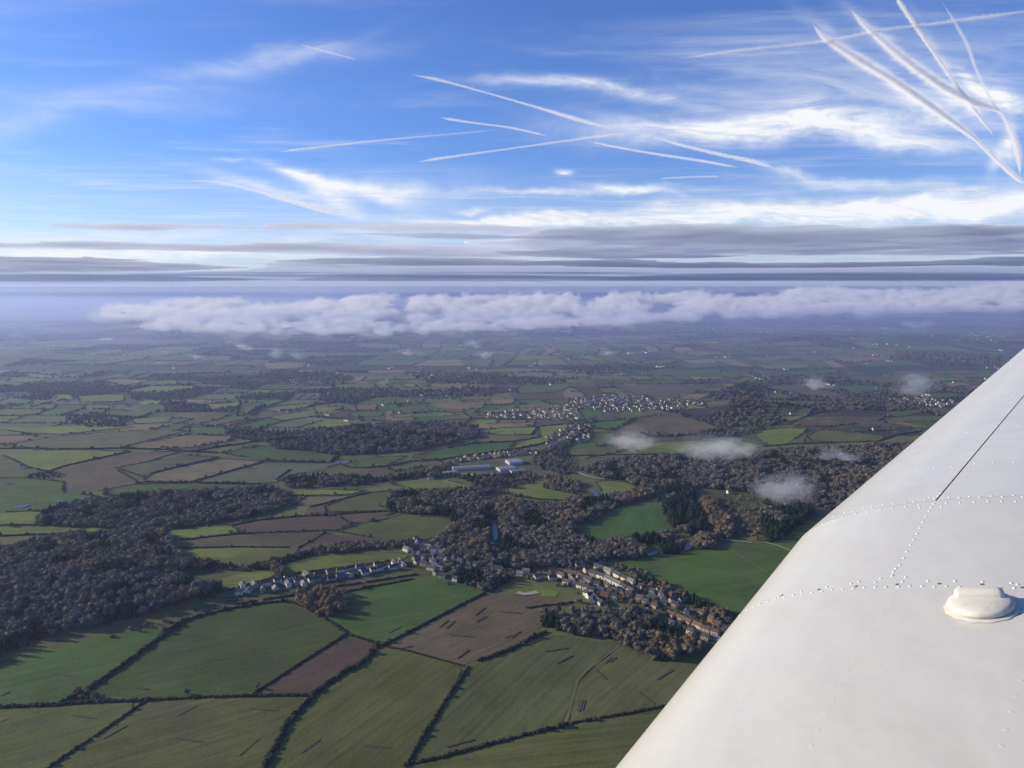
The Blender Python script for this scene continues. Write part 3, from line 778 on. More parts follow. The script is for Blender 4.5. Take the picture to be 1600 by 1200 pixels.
    # a dark inner skin just below shows through the seams
    def under(fn):
        def q(u, s):
            v, z = catmull(s); e = 0.01; a_, b_ = catmull(s-e), catmull(s+e)
            tx_, tz_ = b_[0]-a_[0], b_[1]-a_[1]; l_ = math.hypot(tx_, tz_) or 1
            return fn(u, s) - (N*(tx_/l_) - C*(tz_/l_))*0.002
        return q
    g_ = 0.0009
    put('skin_panel', sheet(inner, -1.6, uB-g_*0.6, 24, 0, E, 220, 'skin_panel'), paint)
    put('skin_panel', sheet(outer, g_*0.6, 5.2, 30, 0, sv0-0.0022, 160, 'skin_panel'), paint)
    put('skin_panel', sheet(outer, g_*0.6, 5.2, 30, sv0+0.0022, E, 80, 'skin_panel'), paint)
    put('spar_backing', sheet(under(inner), uB-0.06, uB+0.001, 2, 0.02, E, 120, 'spar_backing'), dark)
    put('spar_backing', sheet(under(outer), -0.001, 5.19, 30, 0.02, E, 160, 'spar_backing'), dark)
    vs_ = []; fs = []
    for fn, u0, u1, n in ((inner, -1.6, uB, 24), (outer, 0, 5.2, 60)):
        for i in range(n):
            for j in range(220):
                k = len(vs_)
                a = u0+(u1-u0)*i/n; b2 = u0+(u1-u0)*(i+1)/n; s0, s1 = E*j/220, E*(j+1)/220
                vs_ += [fn(a, s0), fn(b2, s0), fn(b2, s1), fn(a, s1)]; fs.append((k, k+1, k+2, k+3))
    bvh = BVHTree.FromPolygons(vs_, fs)
    def hit(px, py):
        p, n, i, d = bvh.ray_cast(CAM, ray(px, py).normalized())
        if p is None: return None, None
        if n.dot(p-CAM) > 0: n = -n
        return p, n
    # rivet: a low round head
    def rivet_mesh(r, h, name):
        vs2 = []; fs2 = []; rings = [(1.0, 0.0), (0.93, 0.42), (0.68, 0.80), (0.34, 0.96)]; n = 12
        for (a, b3) in rings:
            for j in range(n): vs2.append((r*a*math.cos(2*math.pi*j/n), r*a*math.sin(2*math.pi*j/n), h*b3))
        vs2.append((0, 0, h))
        for k in range(3):
            for j in range(n): fs2.append((k*n+j, k*n+(j+1) % n, (k+1)*n+(j+1) % n, (k+1)*n+j))
        for j in range(n): fs2.append((3*n+j, 3*n+(j+1) % n, 4*n))
        return mesh(name, vs2, fs2, True)
    rm = rivet_mesh(0.0034, 0.0019, 'rivet'); sm_ = rivet_mesh(0.0044, 0.0007, 'screw'); fm = rivet_mesh(0.0042, 0.00035, 'flush_rivet')
    rmat, _, rb = mat('rivet_paint', (0.68, 0.67, 0.62), 0.28, spec=0.5)
    rb.inputs['Coat Weight'].default_value = 0.3
    rm.materials.append(rmat); sm_.materials.append(grime); fm.materials.append(paint)
    def stud(me, name, px, py, k=1.0):
        p, n = hit(px, py)
        if p is None: return
        o = link(name, me, None, root)
        o.rotation_mode = 'QUATERNION'; o.rotation_quaternion = n.to_track_quat('Z', 'Y'); o.location = p-P0-n*0.0001
        o.scale = (k, k, k)
    jr = random.Random(8)
    def along(pts, gap, start=0.0, until=None):
        fine = []
        for (a, b2), (c2, d2) in zip(pts, pts[1:]):
            for i in range(24):
                t = i/24; p, n = hit(a+(c2-a)*t, b2+(d2-b2)*t)
                if p is not None: fine.append(p)
        return [project(q) for q in resample(fine, gap)]
    rowA = [(1156, 961), (1166, 953), (1178, 947), (1200, 939), (1240, 930), (1300, 922), (1360, 918), (1420, 916), (1500, 917), (1600, 920), (1680, 923)]
    for q in along(rowA, 0.0235): stud(rm, 'rivet', q[0]+jr.uniform(-.7, .7), q[1]+jr.uniform(-.6, .6), jr.uniform(.85, 1.1))
    for q in [(1217, 933), (1252, 924), (1292, 917), (1330, 912), (1342, 909), (1368, 910), (1376, 904), (1394, 900), (1410, 909), (1415, 902), (1450, 908), (1492, 908), (1535, 909), (1580, 911), (1590, 913)]: stud(rm, 'rivet', *q)
    for q in [(1222, 930), (1280, 921), (1338, 916), (1402, 913), (1468, 912), (1535, 913), (1598, 918)]: stud(sm_, 'screw', *q)
    for q in [(1395, 899), (1396, 893), (1400, 888), (1406, 883), (1412, 872), (1417, 862), (1423, 852), (1428, 843), (1433, 834), (1438, 825), (1442, 816), (1447, 807), (1452, 798), (1455, 792), (1459, 787)]: stud(rm, 'rivet', *q)
    for q in [(1285, 817), (1301, 811), (1317, 806), (1337, 801), (1356, 799), (1376, 795), (1395, 792), (1415, 790), (1436, 788), (1437, 792), (1471, 790), (1479, 785), (1500, 784), (1522, 783), (1544, 782), (1565, 782), (1587, 782)]: stud(rm, 'rivet', q[0], q[1]+1.5)
    for q in [(1303, 808), (1320, 802), (1332, 800), (1349, 795), (1363, 794), (1380, 789), (1396, 788), (1414, 785), (1428, 785), (1445, 782), (1452, 778), (1461, 780), (1466, 776), (1470, 772), (1483, 778), (1499, 779), (1515, 777), (1531, 778), (1549, 776), (1566, 777), (1584, 775), (1598, 777)]: stud(rm, 'rivet', q[0], q[1]-1)
    for rowp in ([(1352, 759), (1379, 749), (1405, 742), (1432, 737), (1460, 732), (1488, 729), (1523, 725), (1552, 723), (1584, 722)], [(1419, 700), (1442, 690), (1463, 684), (1487, 679), (1512, 675), (1538, 672), (1566, 669), (1592, 666)],
                 [(1482, 644), (1521, 629), (1540, 625), (1560, 621), (1582, 618)], [(1550, 584), (1578, 573)]):
        for q in rowp: stud(rm, 'rivet', *q)
    for q in [(1360, 990), (1348, 1010), (1335, 1028), (1325, 1049), (1313, 1070), (1302, 1092), (1290, 1116), (1378, 960), (1392, 942), (1278, 1140), (1268, 1165), (1595, 1063), (1588, 1088), (1580, 1112), (1572, 1140), (1565, 1165)]: stud(fm, 'flush_rivet', *q)
    # fuel filler cap: domed disc with a thick upright tab
    c0, n0 = hit(1533, 949)
    q0 = CAM+ray(1480, 943).normalized()*(c0-CAM).length; rad = (q0-c0).length*1.0
    capm, g, b = mat('aged_white_plastic', (0.62, 0.59, 0.50), 0.6, spec=0.35)
    gp = g.new('ShaderNodeTexCoord').outputs['Object']
    c = g.mix(g.ramp(g.noise(gp, 30, 6, 0.7), 0.5, 0.72, 0, 0.55), (0.60, 0.575, 0.49, 1), (0.36, 0.30, 0.22, 1))
    g.l.new(c, b.inputs['Base Color'])
    prof2 = [(0.93, 0.0), (1.0, 0.10), (1.01, 0.20), (0.97, 0.30), (0.86, 0.38), (0.6, 0.45), (0.3, 0.48)]
    vs3 = []; fs3 = []; n = 48
    for (a, h_) in prof2:
        for j in range(n): vs3.append((rad*a*math.cos(2*math.pi*j/n), rad*a*math.sin(2*math.pi*j/n), rad*h_*0.75))
    vs3.append((0, 0, rad*0.48*0.75))
    for k in range(len(prof2)-1):
        for j in range(n): fs3.append((k*n+j, k*n+(j+1) % n, (k+1)*n+(j+1) % n, (k+1)*n+j))
    for j in range(n): fs3.append(((len(prof2)-1)*n+j, (len(prof2)-1)*n+(j+1) % n, len(prof2)*n))
    cap = link('fuel_cap', mesh('fuel_cap', vs3, fs3, True), capm, root, label='aged cream-white fuel filler cap')
    # x axis of the cap = along the picture's horizontal on the skin
    xa = n0.cross(ray(1400, 945).cross(ray(1600, 945))).normalized(); xa = xa if xa.x > 0 else -xa; ya = n0.cross(xa)
    capM = Matrix.Translation(c0-P0+n0*0.0005) @ Matrix((xa, ya, n0)).transposed().to_4x4()
    cap.matrix_local = capM
    bm = bmesh.new(); bmesh.ops.create_cube(bm, size=1)
    for v in bm.verts:
        v.co.x *= rad*(1.42 if v.co.z > 0 else 1.56); v.co.y *= rad*(0.44 if v.co.z > 0 else 0.62); v.co.z = rad*(0.58 if v.co.z > 0 else 0.18)
    bmesh.ops.bevel(bm, geom=list(bm.edges), offset=rad*0.17, segments=5, profile=0.5, affect='EDGES')
    me = bpy.data.meshes.new('tab'); bm.to_mesh(me); bm.free(); me.polygons.foreach_set('use_smooth', [True]*len(me.polygons))
    tab = link('tab', me, capm, cap); tab.location = (0, rad*0.26, 0)
    gm, g, b = mat('sealant', (0.60, 0.56, 0.50), 0.35, spec=0.4)
    vs4 = []; fs4 = []
    for (a, h_) in ((1.12, 0.0002), (1.10, 0.0012), (0.86, 0.0014)):
        for j in range(n):
            w = 1+0.02*math.sin(j*1.7); vs4.append((rad*a*w*math.cos(2*math.pi*j/n), rad*a*w*math.sin(2*math.pi*j/n)-rad*0.06, h_))
    for k in range(2):
        for j in range(n): fs4.append((k*n+j, k*n+(j+1) % n, (k+1)*n+(j+1) % n, (k+1)*n+j))
    seal = link('filler_seal', mesh('filler_seal', vs4, fs4, True), gm, root); seal.matrix_local = capM
    return uB
wing()
# ---------------------------------------------------------------- trees
def twig_mat(name, ramp_cols, rough=0.95):
    m_, g, b = mat(name, ramp_cols[0], rough, spec=0.05)
    oi = g.new('ShaderNodeObjectInfo'); geo = g.new('ShaderNodeNewGeometry').outputs['Position']
    cr = g.new('ShaderNodeValToRGB'); cr.color_ramp.interpolation = 'LINEAR'
    e = cr.color_ramp.elements
    while len(e) < len(ramp_cols): e.new(0.5)
    for i, c in enumerate(ramp_cols): e[i].position = i/(len(ramp_cols)-1); e[i].color = (*c, 1)
    big = g.noise(geo, 0.012, 3, 0.6)
    g.l.new(g.m('ADD', g.m('MULTIPLY', oi.outputs['Random'], 0.6), g.m('MULTIPLY', g.ramp(big, 0.35, 0.65), 0.4)), cr.inputs[0])
    n = g.noise(geo, 0.5, 4, 0.7)
    c = g.vm('SCALE', cr.outputs[0]); g.put(c.node.inputs['Scale'], g.ramp(n, 0.25, 0.75, 0.75, 1.25, False))
    g.l.new(c, b.inputs['Base Color']); return m_
M_TWIG = twig_mat('bare_twigs', [(0.080, 0.070, 0.056), (0.130, 0.112, 0.084), (0.116, 0.106, 0.080), (0.165, 0.135, 0.092), (0.150, 0.142, 0.110), (0.092, 0.084, 0.064)])
M_TAN = twig_mat('golden_twigs', [(0.16, 0.12, 0.068), (0.20, 0.15, 0.085), (0.13, 0.095, 0.056)])
M_FIR = twig_mat('dark_needles', [(0.022, 0.036, 0.020), (0.030, 0.045, 0.024), (0.018, 0.028, 0.018)])
M_BARK, _, _ = mat('bark', (0.07, 0.058, 0.045), 0.95)
def crown_mesh(seed, kind):
    """many small twig clumps spread through an uneven volume: unit crown, base at z 0, about 1 high and wide"""
    r = random.Random(seed); vs_ = []; fs = []
    lobes = []
    nl = 7 if kind != 'fir' else 4
    for i in range(nl):
        if kind == 'fir': lobes.append((Vector((r.uniform(-.05, .05), r.uniform(-.05, .05), 0.15+0.2*i)), Vector((0.34*(1-0.22*i), 0.34*(1-0.22*i), 0.28))))
        else:
            a = r.uniform(0, 6.28); d = r.uniform(0.05, 0.27)
            lobes.append((Vector((d*math.cos(a), d*math.sin(a), r.uniform(0.36, 0.70))), Vector((r.uniform(.2, .32), r.uniform(.2, .32), r.uniform(.20, .32)))))
    def clump(p, s, out):
        k = len(vs_)
        q = Vector((r.gauss(0, 1), r.gauss(0, 1), r.gauss(0, 1)+0.4)).normalized()
        n = (out*0.8+q*0.7).normalized()
        t = n.cross(Vector((r.random(), r.random(), r.random()))).normalized(); b2 = n.cross(t)
        m = 4; ph = r.random()*6
        pts = [p+t*(s*r.uniform(.6, 1.2)*math.cos(ph+j*6.28/m))+b2*(s*r.uniform(.5, 1.2)*math.sin(ph+j*6.28/m))+n*r.uniform(-.3, .3)*s for j in range(m)]
        vs_.extend(pts); fs.append(tuple(range(k, k+m)))
    # broken inner mass
    for (c, rad) in lobes:
        bm = bmesh.new(); bmesh.ops.create_icosphere(bm, subdivisions=1, radius=0.80)
        k = len(vs_)
        for v in bm.verts:
            f = 1+r.uniform(-.22, .18); vs_.append(c+Vector((v.co.x*rad.x*f, v.co.y*rad.y*f, v.co.z*rad.z*f)))
        bm.verts.index_update()
        for f in bm.faces: fs.append(tuple(k+v.index for v in f.verts))
        bm.free()
    for (c, rad) in lobes:
        for i in range(46):
            d = Vector((r.gauss(0, 1), r.gauss(0, 1), r.gauss(0, 1))).normalized()
            f = r.uniform(0.78, 1.16)
            clump(c+Vector((d.x*rad.x*f, d.y*rad.y*f, d.z*rad.z*f)), r.uniform(.03, .062), d)
    return mesh('crown', vs_, fs)
def trunk_mesh(seed, kind):
    r = random.Random(seed); vs_ = []; fs = []
    def limb(a, b, ra, rb, n=5):
        d = (b-a).normalized(); s = d.cross(Vector((.3, .9, .1))).normalized(); u = s.cross(d); k = len(vs_)
        for p, q in ((a, ra), (b, rb)):
            for j in range(n): vs_.append(p+s*math.cos(j*6.283/n)*q+u*math.sin(j*6.283/n)*q)
        for j in range(n): fs.append((k+j, k+(j+1) % n, k+n+(j+1) % n, k+n+j))
    limb(Vector((0, 0, -.06)), Vector((0, 0, .34)), .034, .024); limb(Vector((0, 0, .34)), Vector((.02, 0, .8)), .024, .008)
    for i in range(5):
        a = i*1.3+r.random(); z = .24+.08*i
        limb(Vector((0, 0, z)), Vector((.25*math.cos(a), .25*math.sin(a), z+.2)), .014, .005, 4)
    return mesh('trunk', vs_, fs)
CROWN = {k: [crown_mesh(100+i+j*20, k) for i in range(4)] for j, k in enumerate(('bare', 'gold', 'fir'))}
for k, m_ in (('bare', M_TWIG), ('gold', M_TAN), ('fir', M_FIR)):
    for me in CROWN[k]: me.materials.append(m_)
TRUNK = [trunk_mesh(5+i, 'bare') for i in range(2)]
for me in TRUNK: me.materials.append(M_BARK)

# name, label, outline, spacing m, height m, share gold, share fir
WOODS = [
 ('wood left', 'in the large brown wood filling the left edge', [(-80,868),(0,862),(40,851),(97,842),(175,834),(240,829),(265,841),(272,868),(300,876),(292,888),(262,902),(300,908),(340,917),(352,930),(280,944),(219,964),(140,981),(62,1001),(0,1028),(-80,1048)], 10.5, 16, .22, .16),
 ('wood upper left', 'in the long dark wood above the big left wood', [(56,820),(75,797),(169,778),(269,771),(337,768),(416,764),(453,772),(450,791),(391,809),(297,823),(234,828),(150,826)], 10, 14, .10, .22),
 ('lane belt', 'in the tree belt curving along the lane behind the houses', [(300,876),(390,885),(447,872),(500,855),(560,850),(634,846),(640,856),(560,861),(500,866),(452,881),(436,906),(425,905),(430,889),(390,893),(300,888)], 9, 9, .15, .1),
 ('ridge wood', 'on the ridge wood in the middle distance', [(415,692),(450,679),(520,671),(600,665),(680,661),(745,669),(748,684),(700,694),(640,706),(560,712),(520,711),(470,704),(430,702)], 14, 16, .06, .15),
 ('mid belt', 'in the belt west of the factory sheds', [(440,749),(509,742),(594,747),(650,738),(700,737),(690,746),(603,753),(556,759),(450,763)], 12, 12, .05, .3),
 ('central wood', 'in the central wood beyond the village', [(600,792),(612,776),(640,768),(712,770),(750,766),(772,768),(736,786),(790,784),(860,790),(930,780),(990,769),(1020,763),(1024,775),(975,788),(930,806),(895,822),(903,836),(925,846),(955,850),(1000,840),(1050,836),(1055,846),(1010,851),(965,858),(955,872),(930,879),(880,886),(800,890),(750,886),(700,872),(680,852),(690,840),(712,822),(700,806),(620,802)], 9, 14, .25, .12),
 ('village south belt', 'in the dark belt just south of the village', [(690,884),(760,892),(800,902),(792,913),(760,926),(715,911)], 8, 11, .05, .4),
 ('copse', 'in the rounded copse casting a long shadow on the green field', [(462,937),(494,925),(534,927),(547,941),(536,955),(508,966),(472,948)], 8, 14, .75, .0),
 ('right copse', 'in the dark wood beside the wing at lower right', [(834,971),(860,957),(912,957),(960,960),(1006,957),(1025,967),(1055,986),(1100,1008),(1096,1020),(1062,1031),(1032,1037),(984,1020),(969,1005),(912,994),(849,984)], 9.5, 13, .18, .10),
 ('right wood', 'in the broad wood stretching to the wing', [(905,735),(940,723),(1000,717),(1080,713),(1150,712),(1230,703),(1340,699),(1440,692),(1500,700),(1460,780),(1330,800),(1285,795),(1250,776),(1190,772),(1140,768),(1080,762),(1030,770),(996,760),(965,751),(940,747)], 12, 14, .12, .05),
 ('river conifers', 'in the dark trees on the near bank of the river', [(1033,768),(1060,758),(1085,770),(1080,785),(1090,800),(1098,818),(1106,834),(1080,838),(1055,828),(1040,806),(1030,787)], 10, 18, .0, .75),
 ('avenue', 'in the golden row curving along the river', [(1093,785),(1106,782),(1130,803),(1145,828),(1138,842),(1122,842),(1110,815)], 8, 15, 1.0, .0),
 ('river row', 'in the narrow golden row between the river and conifers', [(1073,782),(1082,784),(1100,812),(1108,836),(1098,838),(1090,815)], 8, 11, 1.0, .0),
 ('east conifers', 'in the dark conifers next to the wing edge', [(1190,788),(1215,782),(1250,788),(1275,800),(1245,825),(1220,842),(1200,848),(1188,820)], 9, 15, .1, .6),
 ('scrub', 'in the thin scrub of the river valley', [(1125,775),(1180,772),(1190,800),(1185,845),(1150,842),(1140,815),(1118,790)], 20, 8, .6, .05),
 ('lake dome', 'in the rounded clump on the near lake shore', [(964,872),(966,858),(985,852),(1006,856),(1009,870),(990,874)], 8, 14, .2, .0),
 ('lake conifers', 'in the dark green clump between the two lake domes', [(1026,862),(1035,852),(1060,850),(1070,857),(1060,866),(1035,868)], 8, 12, .0, .9),
 ('lake dome east', 'in the brown clump at the east end of the lake', [(1082,857),(1090,842),(1105,838),(1119,845),(1117,857),(1100,860)], 9, 14, .3, .0),
 ('village east belt', 'in the tree belt between the houses and the large green field', [(958,884),(985,886),(1000,894),(1030,908),(1060,926),(1110,946),(1150,962),(1140,976),(1100,958),(1060,940),(1020,922),(990,905)], 9, 9, .25, .1),
 ('village trees', 'among the houses at the centre of the village', [(640,862),(700,868),(760,890),(860,892),(960,880),(1000,900),(1000,925),(960,955),(900,955),(860,945),(880,925),(840,905),(760,905),(700,895),(655,890)], 23, 7, .1, .25),
 ('street trees', 'among the houses beside the orange-fronted terrace', [(960,935),(1000,920),(1050,945),(1140,985),(1135,1003),(1090,985),(1040,972),(1000,955)], 15, 7, .1, .3),
 ('factory trees', 'around the factory sheds', [(675,735),(690,728),(705,722),(720,730),(700,742),(760,744),(830,738),(845,752),(800,764),(760,766),(720,750)], 13, 10, .1, .35),
 ('hill wood', 'on the wooded hill right of the far town', [(1125,612),(1150,602),(1165,598),(1190,603),(1213,612),(1190,622),(1150,622)], 18, 14, .0, .5),
 ('hill foot', 'below the wooded hill', [(1109,648),(1150,632),(1190,635),(1215,643),(1200,653),(1170,664),(1130,664)], 18, 12, .05, .4),
 ('far copse', 'in the dark far copse', [(1247,594),(1280,589),(1330,592),(1330,600),(1280,603),(1250,600)], 20, 14, .0, .4),
 ('far strip', 'in the far strip wood', [(1300,632),(1350,628),(1420,633),(1418,642),(1330,642)], 18, 13, .0, .2),
 ('far right wood', 'in the far right wood', [(1397,552),(1450,548),(1562,556),(1560,570),(1480,572),(1400,562)], 34, 15, .0, .3),
 ('left far trees', 'round the far left farm', [(354,672),(390,670),(460,676),(470,688),(400,690),(360,684)], 16, 11, .0, .3),
 ('far left a', 'far', [(27,602),(60,598),(110,605),(112,616),(60,617),(30,612)], 24, 13, 0, .3), ('far left b', 'far', [(199,615),(240,612),(268,616),(262,627),(205,626)], 22, 12, 0, .3),
 ('far left c', 'far', [(103,650),(150,646),(203,652),(200,667),(140,668),(100,662)], 20, 11, 0, .3), ('far left d', 'far', [(254,629),(292,627),(290,640),(256,641)], 20, 11, 0, .3),
 ('far mid e', 'far', [(400,585),(520,580),(560,592),(520,605),(420,600)], 30, 13, 0, .3), ('far mid f', 'far', [(500,609),(560,607),(640,610),(760,606),(800,612),(760,620),(600,622),(500,625)], 22, 12, 0, .3),
 ('far mid g', 'far', [(640,585),(760,584),(820,592),(900,590),(880,600),(760,602),(660,598)], 28, 13, 0, .3), ('far mid h', 'far', [(860,575),(960,568),(1060,574),(1000,582),(900,586)], 34, 13, 0, .3),
 ('far mid i', 'far', [(1160,596),(1240,590),(1250,600),(1180,606)], 26, 13, 0, .3), ('far mid j', 'far', [(60,740),(80,736),(110,744),(76,750),(45,745)], 12, 8, 0, .2),
 ('valley trees a', 'valley', [(852,742),(880,748),(908,758),(905,770),(880,768),(855,760)], 10, 10, .2, .2), ('valley trees b', 'valley', [(835,705),(870,700),(900,716),(905,735),(880,745),(850,735),(830,722)], 14, 10, .15, .2),
 ('hill verge', 'valley', [(1060,690),(1190,664),(1215,668),(1180,680),(1130,684)], 18, 9, .2, .2), ('bush margin', 'valley', [(150,1000),(240,970),(300,952),(372,936),(376,943),(310,960),(255,982),(215,992)], 13, 5, .5, 0),
 ('farmyard corner', 'corner', [(100,1092),(125,1078),(160,1083),(175,1093),(120,1098)], 8, 5, .1, 0),
]
GAPS = [[(765,812),(785,812),(788,858),(752,862),(764,840)]]      # open water inside the woods
POOL = []   # (x, y, height, kind, wood index)
for wi, (nm, lab, poly, sp, ht, pg, pf) in enumerate(WOODS):
    W = px_poly(poly); GW = [px_poly(q) for q in GAPS] if nm == 'central wood' else []
    x0, x1 = min(p[0] for p in W), max(p[0] for p in W); y0, y1 = min(p[1] for p in W), max(p[1] for p in W)
    r = random.Random(wi*31+7); y = y0; spj = sp*0.88
    while y < y1:
        x = x0
        while x < x1:
            a, b = x+r.uniform(-.45, .45)*sp, y+r.uniform(-.45, .45)*sp
            if inpoly(a, b, W) and not any(inpoly(a, b, q) for q in GW):
                nz = noise.noise(Vector((a*0.016, b*0.012, wi*3.1)))
                nk = noise.noise(Vector((a*0.022+40, b*0.018, wi*1.7)))
                k = 'fir' if nk > 0.42-pf*1.05 else 'gold' if nz > 0.55-pg*1.1 else 'bare'
                if pg >= 1: k = 'gold'
                POOL.append((a, b, ht*(r.uniform(.5, 1.18) if r.random() < .8 else r.uniform(1.05, 1.35))*(1+0.25*nz), k, wi))
            x += spj
        y += spj*0.95
NAMED_WOODS = 28
def seen(x, y):
    px, py = project(Vector((x, y, hgt(x, y))))
    if not (-5 < px < 1605 and py < 1200): return False
    edge = 970+(1200-py)*295/370 if py > 830 else 1265+(830-py)*335/285
    return px < edge+5
cand = [t for t in POOL if t[4] < NAMED_WOODS and seen(t[0], t[1])]
cand.sort(key=lambda t: math.hypot(t[0], t[1])/t[2])
near = set(id(t) for t in cand[:285])
KIND_WORD = {'bare': 'bare grey-brown', 'gold': 'bare golden-brown', 'fir': 'dark evergreen'}
tr_r = random.Random(77)
def tree(x, y, h, kind, label, group, first=[]):
    z = hgt(x, y); e = link('tree', None, None, None, label=label, category='tree', group=group)
    e.location = (x, y, z); e.rotation_euler = (0, 0, tr_r.uniform(0, 6.28)); w = tr_r.uniform(.85, 1.15)
    e.scale = (h*w, h*w, h)
    link('trunk', TRUNK[tr_r.randrange(2)], None, e); link('crown', CROWN[kind][tr_r.randrange(4)], None, e)
def part_of(wi, x, y):
    xs = [p[0] for p in WOODS[wi][2]]; px, py = project(Vector((x, y, hgt(x, y)))); ys = [p[1] for p in WOODS[wi][2]]
    u = (px-max(0, min(xs)))/(max(xs)-max(0, min(xs))); v = (py-min(ys))/(max(ys)-min(ys))
    return ('near edge, ' if v > .8 else 'near half, ' if v > .55 else 'far half, ')+('left part' if u < .33 else 'middle part' if u < .67 else 'right part')
SHORT = {'in the large brown wood filling the left edge': 'in the big left wood', 'in the dark wood beside the wing at lower right': 'in the lower right wood', 'in the central wood beyond the village': 'in the central wood',
 'in the rounded copse casting a long shadow on the green field': 'in the rounded copse', 'in the tree belt curving along the lane behind the houses': 'in the curving lane belt', 'among the houses at the centre of the village': 'among the village houses',
 'in the tree belt between the houses and the large green field': 'in the belt by the large green field', 'among the houses beside the orange-fronted terrace': 'beside the orange-fronted terrace', 'in the dark belt just south of the village': 'in the belt south of the village'}
for t in cand[:285]:
    w_ = SHORT.get(WOODS[t[4]][1], WOODS[t[4]][1]); hh = WOODS[t[4]][5-1]
    sz = 'tall' if t[2] > hh*1.02 else 'low' if t[2] < hh*.78 else 'mid-sized'
    lab = f"{sz} {KIND_WORD[t[3]]} tree {w_}, {part_of(t[4], t[0], t[1])}"
    if len(lab.replace('-', ' ').split()) > 16: lab = lab.split(' ', 1)[1]
    if len(lab.replace('-', ' ').split()) > 16: lab = lab.replace('the ', '')
    tree(t[0], t[1], t[2], t[3], lab, f"{KIND_WORD[t[3]]} trees {w_}")
LONE = [(292,1086,9,'bare','round bare tree on the hedge below the large green field'), (402,1076,8,'bare','small dark tree at the lower corner of the brown strip'),
 (685,857,16,'fir','tall narrow evergreen at the top of the village'), (556,722,7,'bare','small tree by the flooded pond in the middle'),
 (868,694,12,'fir','tree at the bend of the road below the far town'), (1258,690,12,'fir','dark round tree on the lower edge of the tan fields'),
 (752,1030,5,'bare','bush at the gateway corner below the brown trenched field'), (597,1009,5,'bare','bush where four hedges meet in the foreground'),
 (1390,655,11,'fir','tree at the corner of the ploughed hill field'), (60,735,8,'bare','tree beside the tiny white farmhouse at left'),
 (818,1008,5,'bare','small bush on the hedge between brown and green fields'), (905,1128,3,'bare','low bush beside the gateway at the end of the track')]
for (px, py, h, k, lab) in LONE:
    p = at(px, py); tree(p.x, p.y, h, k, lab, 'lone trees on the farmland')

def inst_tree(coll_objs, geoname):
    """geometry-node group: puts one of the crowns on every point"""
    ng = bpy.data.node_groups.new(geoname, 'GeometryNodeTree')
    ng.interface.new_socket('Geometry', in_out='INPUT', socket_type='NodeSocketGeometry')
    ng.interface.new_socket('Geometry', in_out='OUTPUT', socket_type='NodeSocketGeometry')
    n = ng.nodes; l = ng.links
    gi = n.new('NodeGroupInput'); go = n.new('NodeGroupOutput')
    ci = n.new('GeometryNodeCollectionInfo'); ci.inputs[0].default_value = coll_objs
    ci.inputs['Separate Children'].default_value = True; ci.inputs['Reset Children'].default_value = True
    ip = n.new('GeometryNodeInstanceOnPoints'); ip.inputs['Pick Instance'].default_value = True
    def attr(nm, t):
        a = n.new('GeometryNodeInputNamedAttribute'); a.data_type = t; a.inputs[0].default_value = nm; return a.outputs[0]
    l.new(gi.outputs[0], ip.inputs['Points']); l.new(ci.outputs[0], ip.inputs['Instance'])
    l.new(attr('pick', 'INT'), ip.inputs['Instance Index'])
    l.new(attr('turn', 'FLOAT_VECTOR'), ip.inputs['Rotation']); l.new(attr('size', 'FLOAT_VECTOR'), ip.inputs['Scale'])
    l.new(ip.outputs[0], go.inputs[0]); return ng
lib = bpy.data.collections.new('crowns')      # crown shapes used for the mass woodland (not linked to the scene)
ORDER = {}
for k in ('bare', 'fir', 'gold'):
    for i, me in enumerate(CROWN[k]):
        o = bpy.data.objects.new('crown_%s_%d' % (k, i), me); lib.objects.link(o)
names = sorted(o.name for o in lib.objects)
for i, nm in enumerate(names): ORDER.setdefault(nm.split('_')[1], []).append(i)
NG = inst_tree(lib, 'woodland')
def scatter(name, pts, label, cat):
    """pts: (x, y, z, sx, sy, sz, kind)"""
    r = random.Random(len(pts)); me = bpy.data.meshes.new(name)
    me.from_pydata([(p[0], p[1], p[2]) for p in pts], [], [])
    a = me.attributes.new('pick', 'INT', 'POINT'); a.data.foreach_set('value', [r.choice(ORDER[p[6]]) for p in pts])
    a = me.attributes.new('turn', 'FLOAT_VECTOR', 'POINT'); b = []
    for p in pts: b += [0, 0, r.uniform(0, 6.28)]
    a.data.foreach_set('vector', b)
    a = me.attributes.new('size', 'FLOAT_VECTOR', 'POINT'); b = []
    for p in pts: b += [p[3], p[4], p[5]]
    a.data.foreach_set('vector', b)
    o = link(name, me, None, None, kind='stuff', label=label, category=cat)
    md = o.modifiers.new('grow', 'NODES'); md.node_group = NG
    return o
rest = {}
for t in POOL:
    if id(t) in near: continue
    rest.setdefault(t[4], []).append(t)
rr_ = random.Random(4)
for wi, ts in rest.items():
    nm, lab = WOODS[wi][0], WOODS[wi][1]
    pts = []
    for (x, y, h, k, _) in ts:
        w = rr_.uniform(.95, 1.5); pts.append((x, y, hgt(x, y)-0.10*h, h*w, h*w, h, k))
    lab2 = {'far': 'patch of dark woodland far off on the plain', 'valley': 'loose scrub and trees along the valley floor', 'corner': 'low brambles at the field corner'}.get(lab, 'mass of winter trees ' + lab)
    scatter('woodland', pts, lab2, 'woodland')
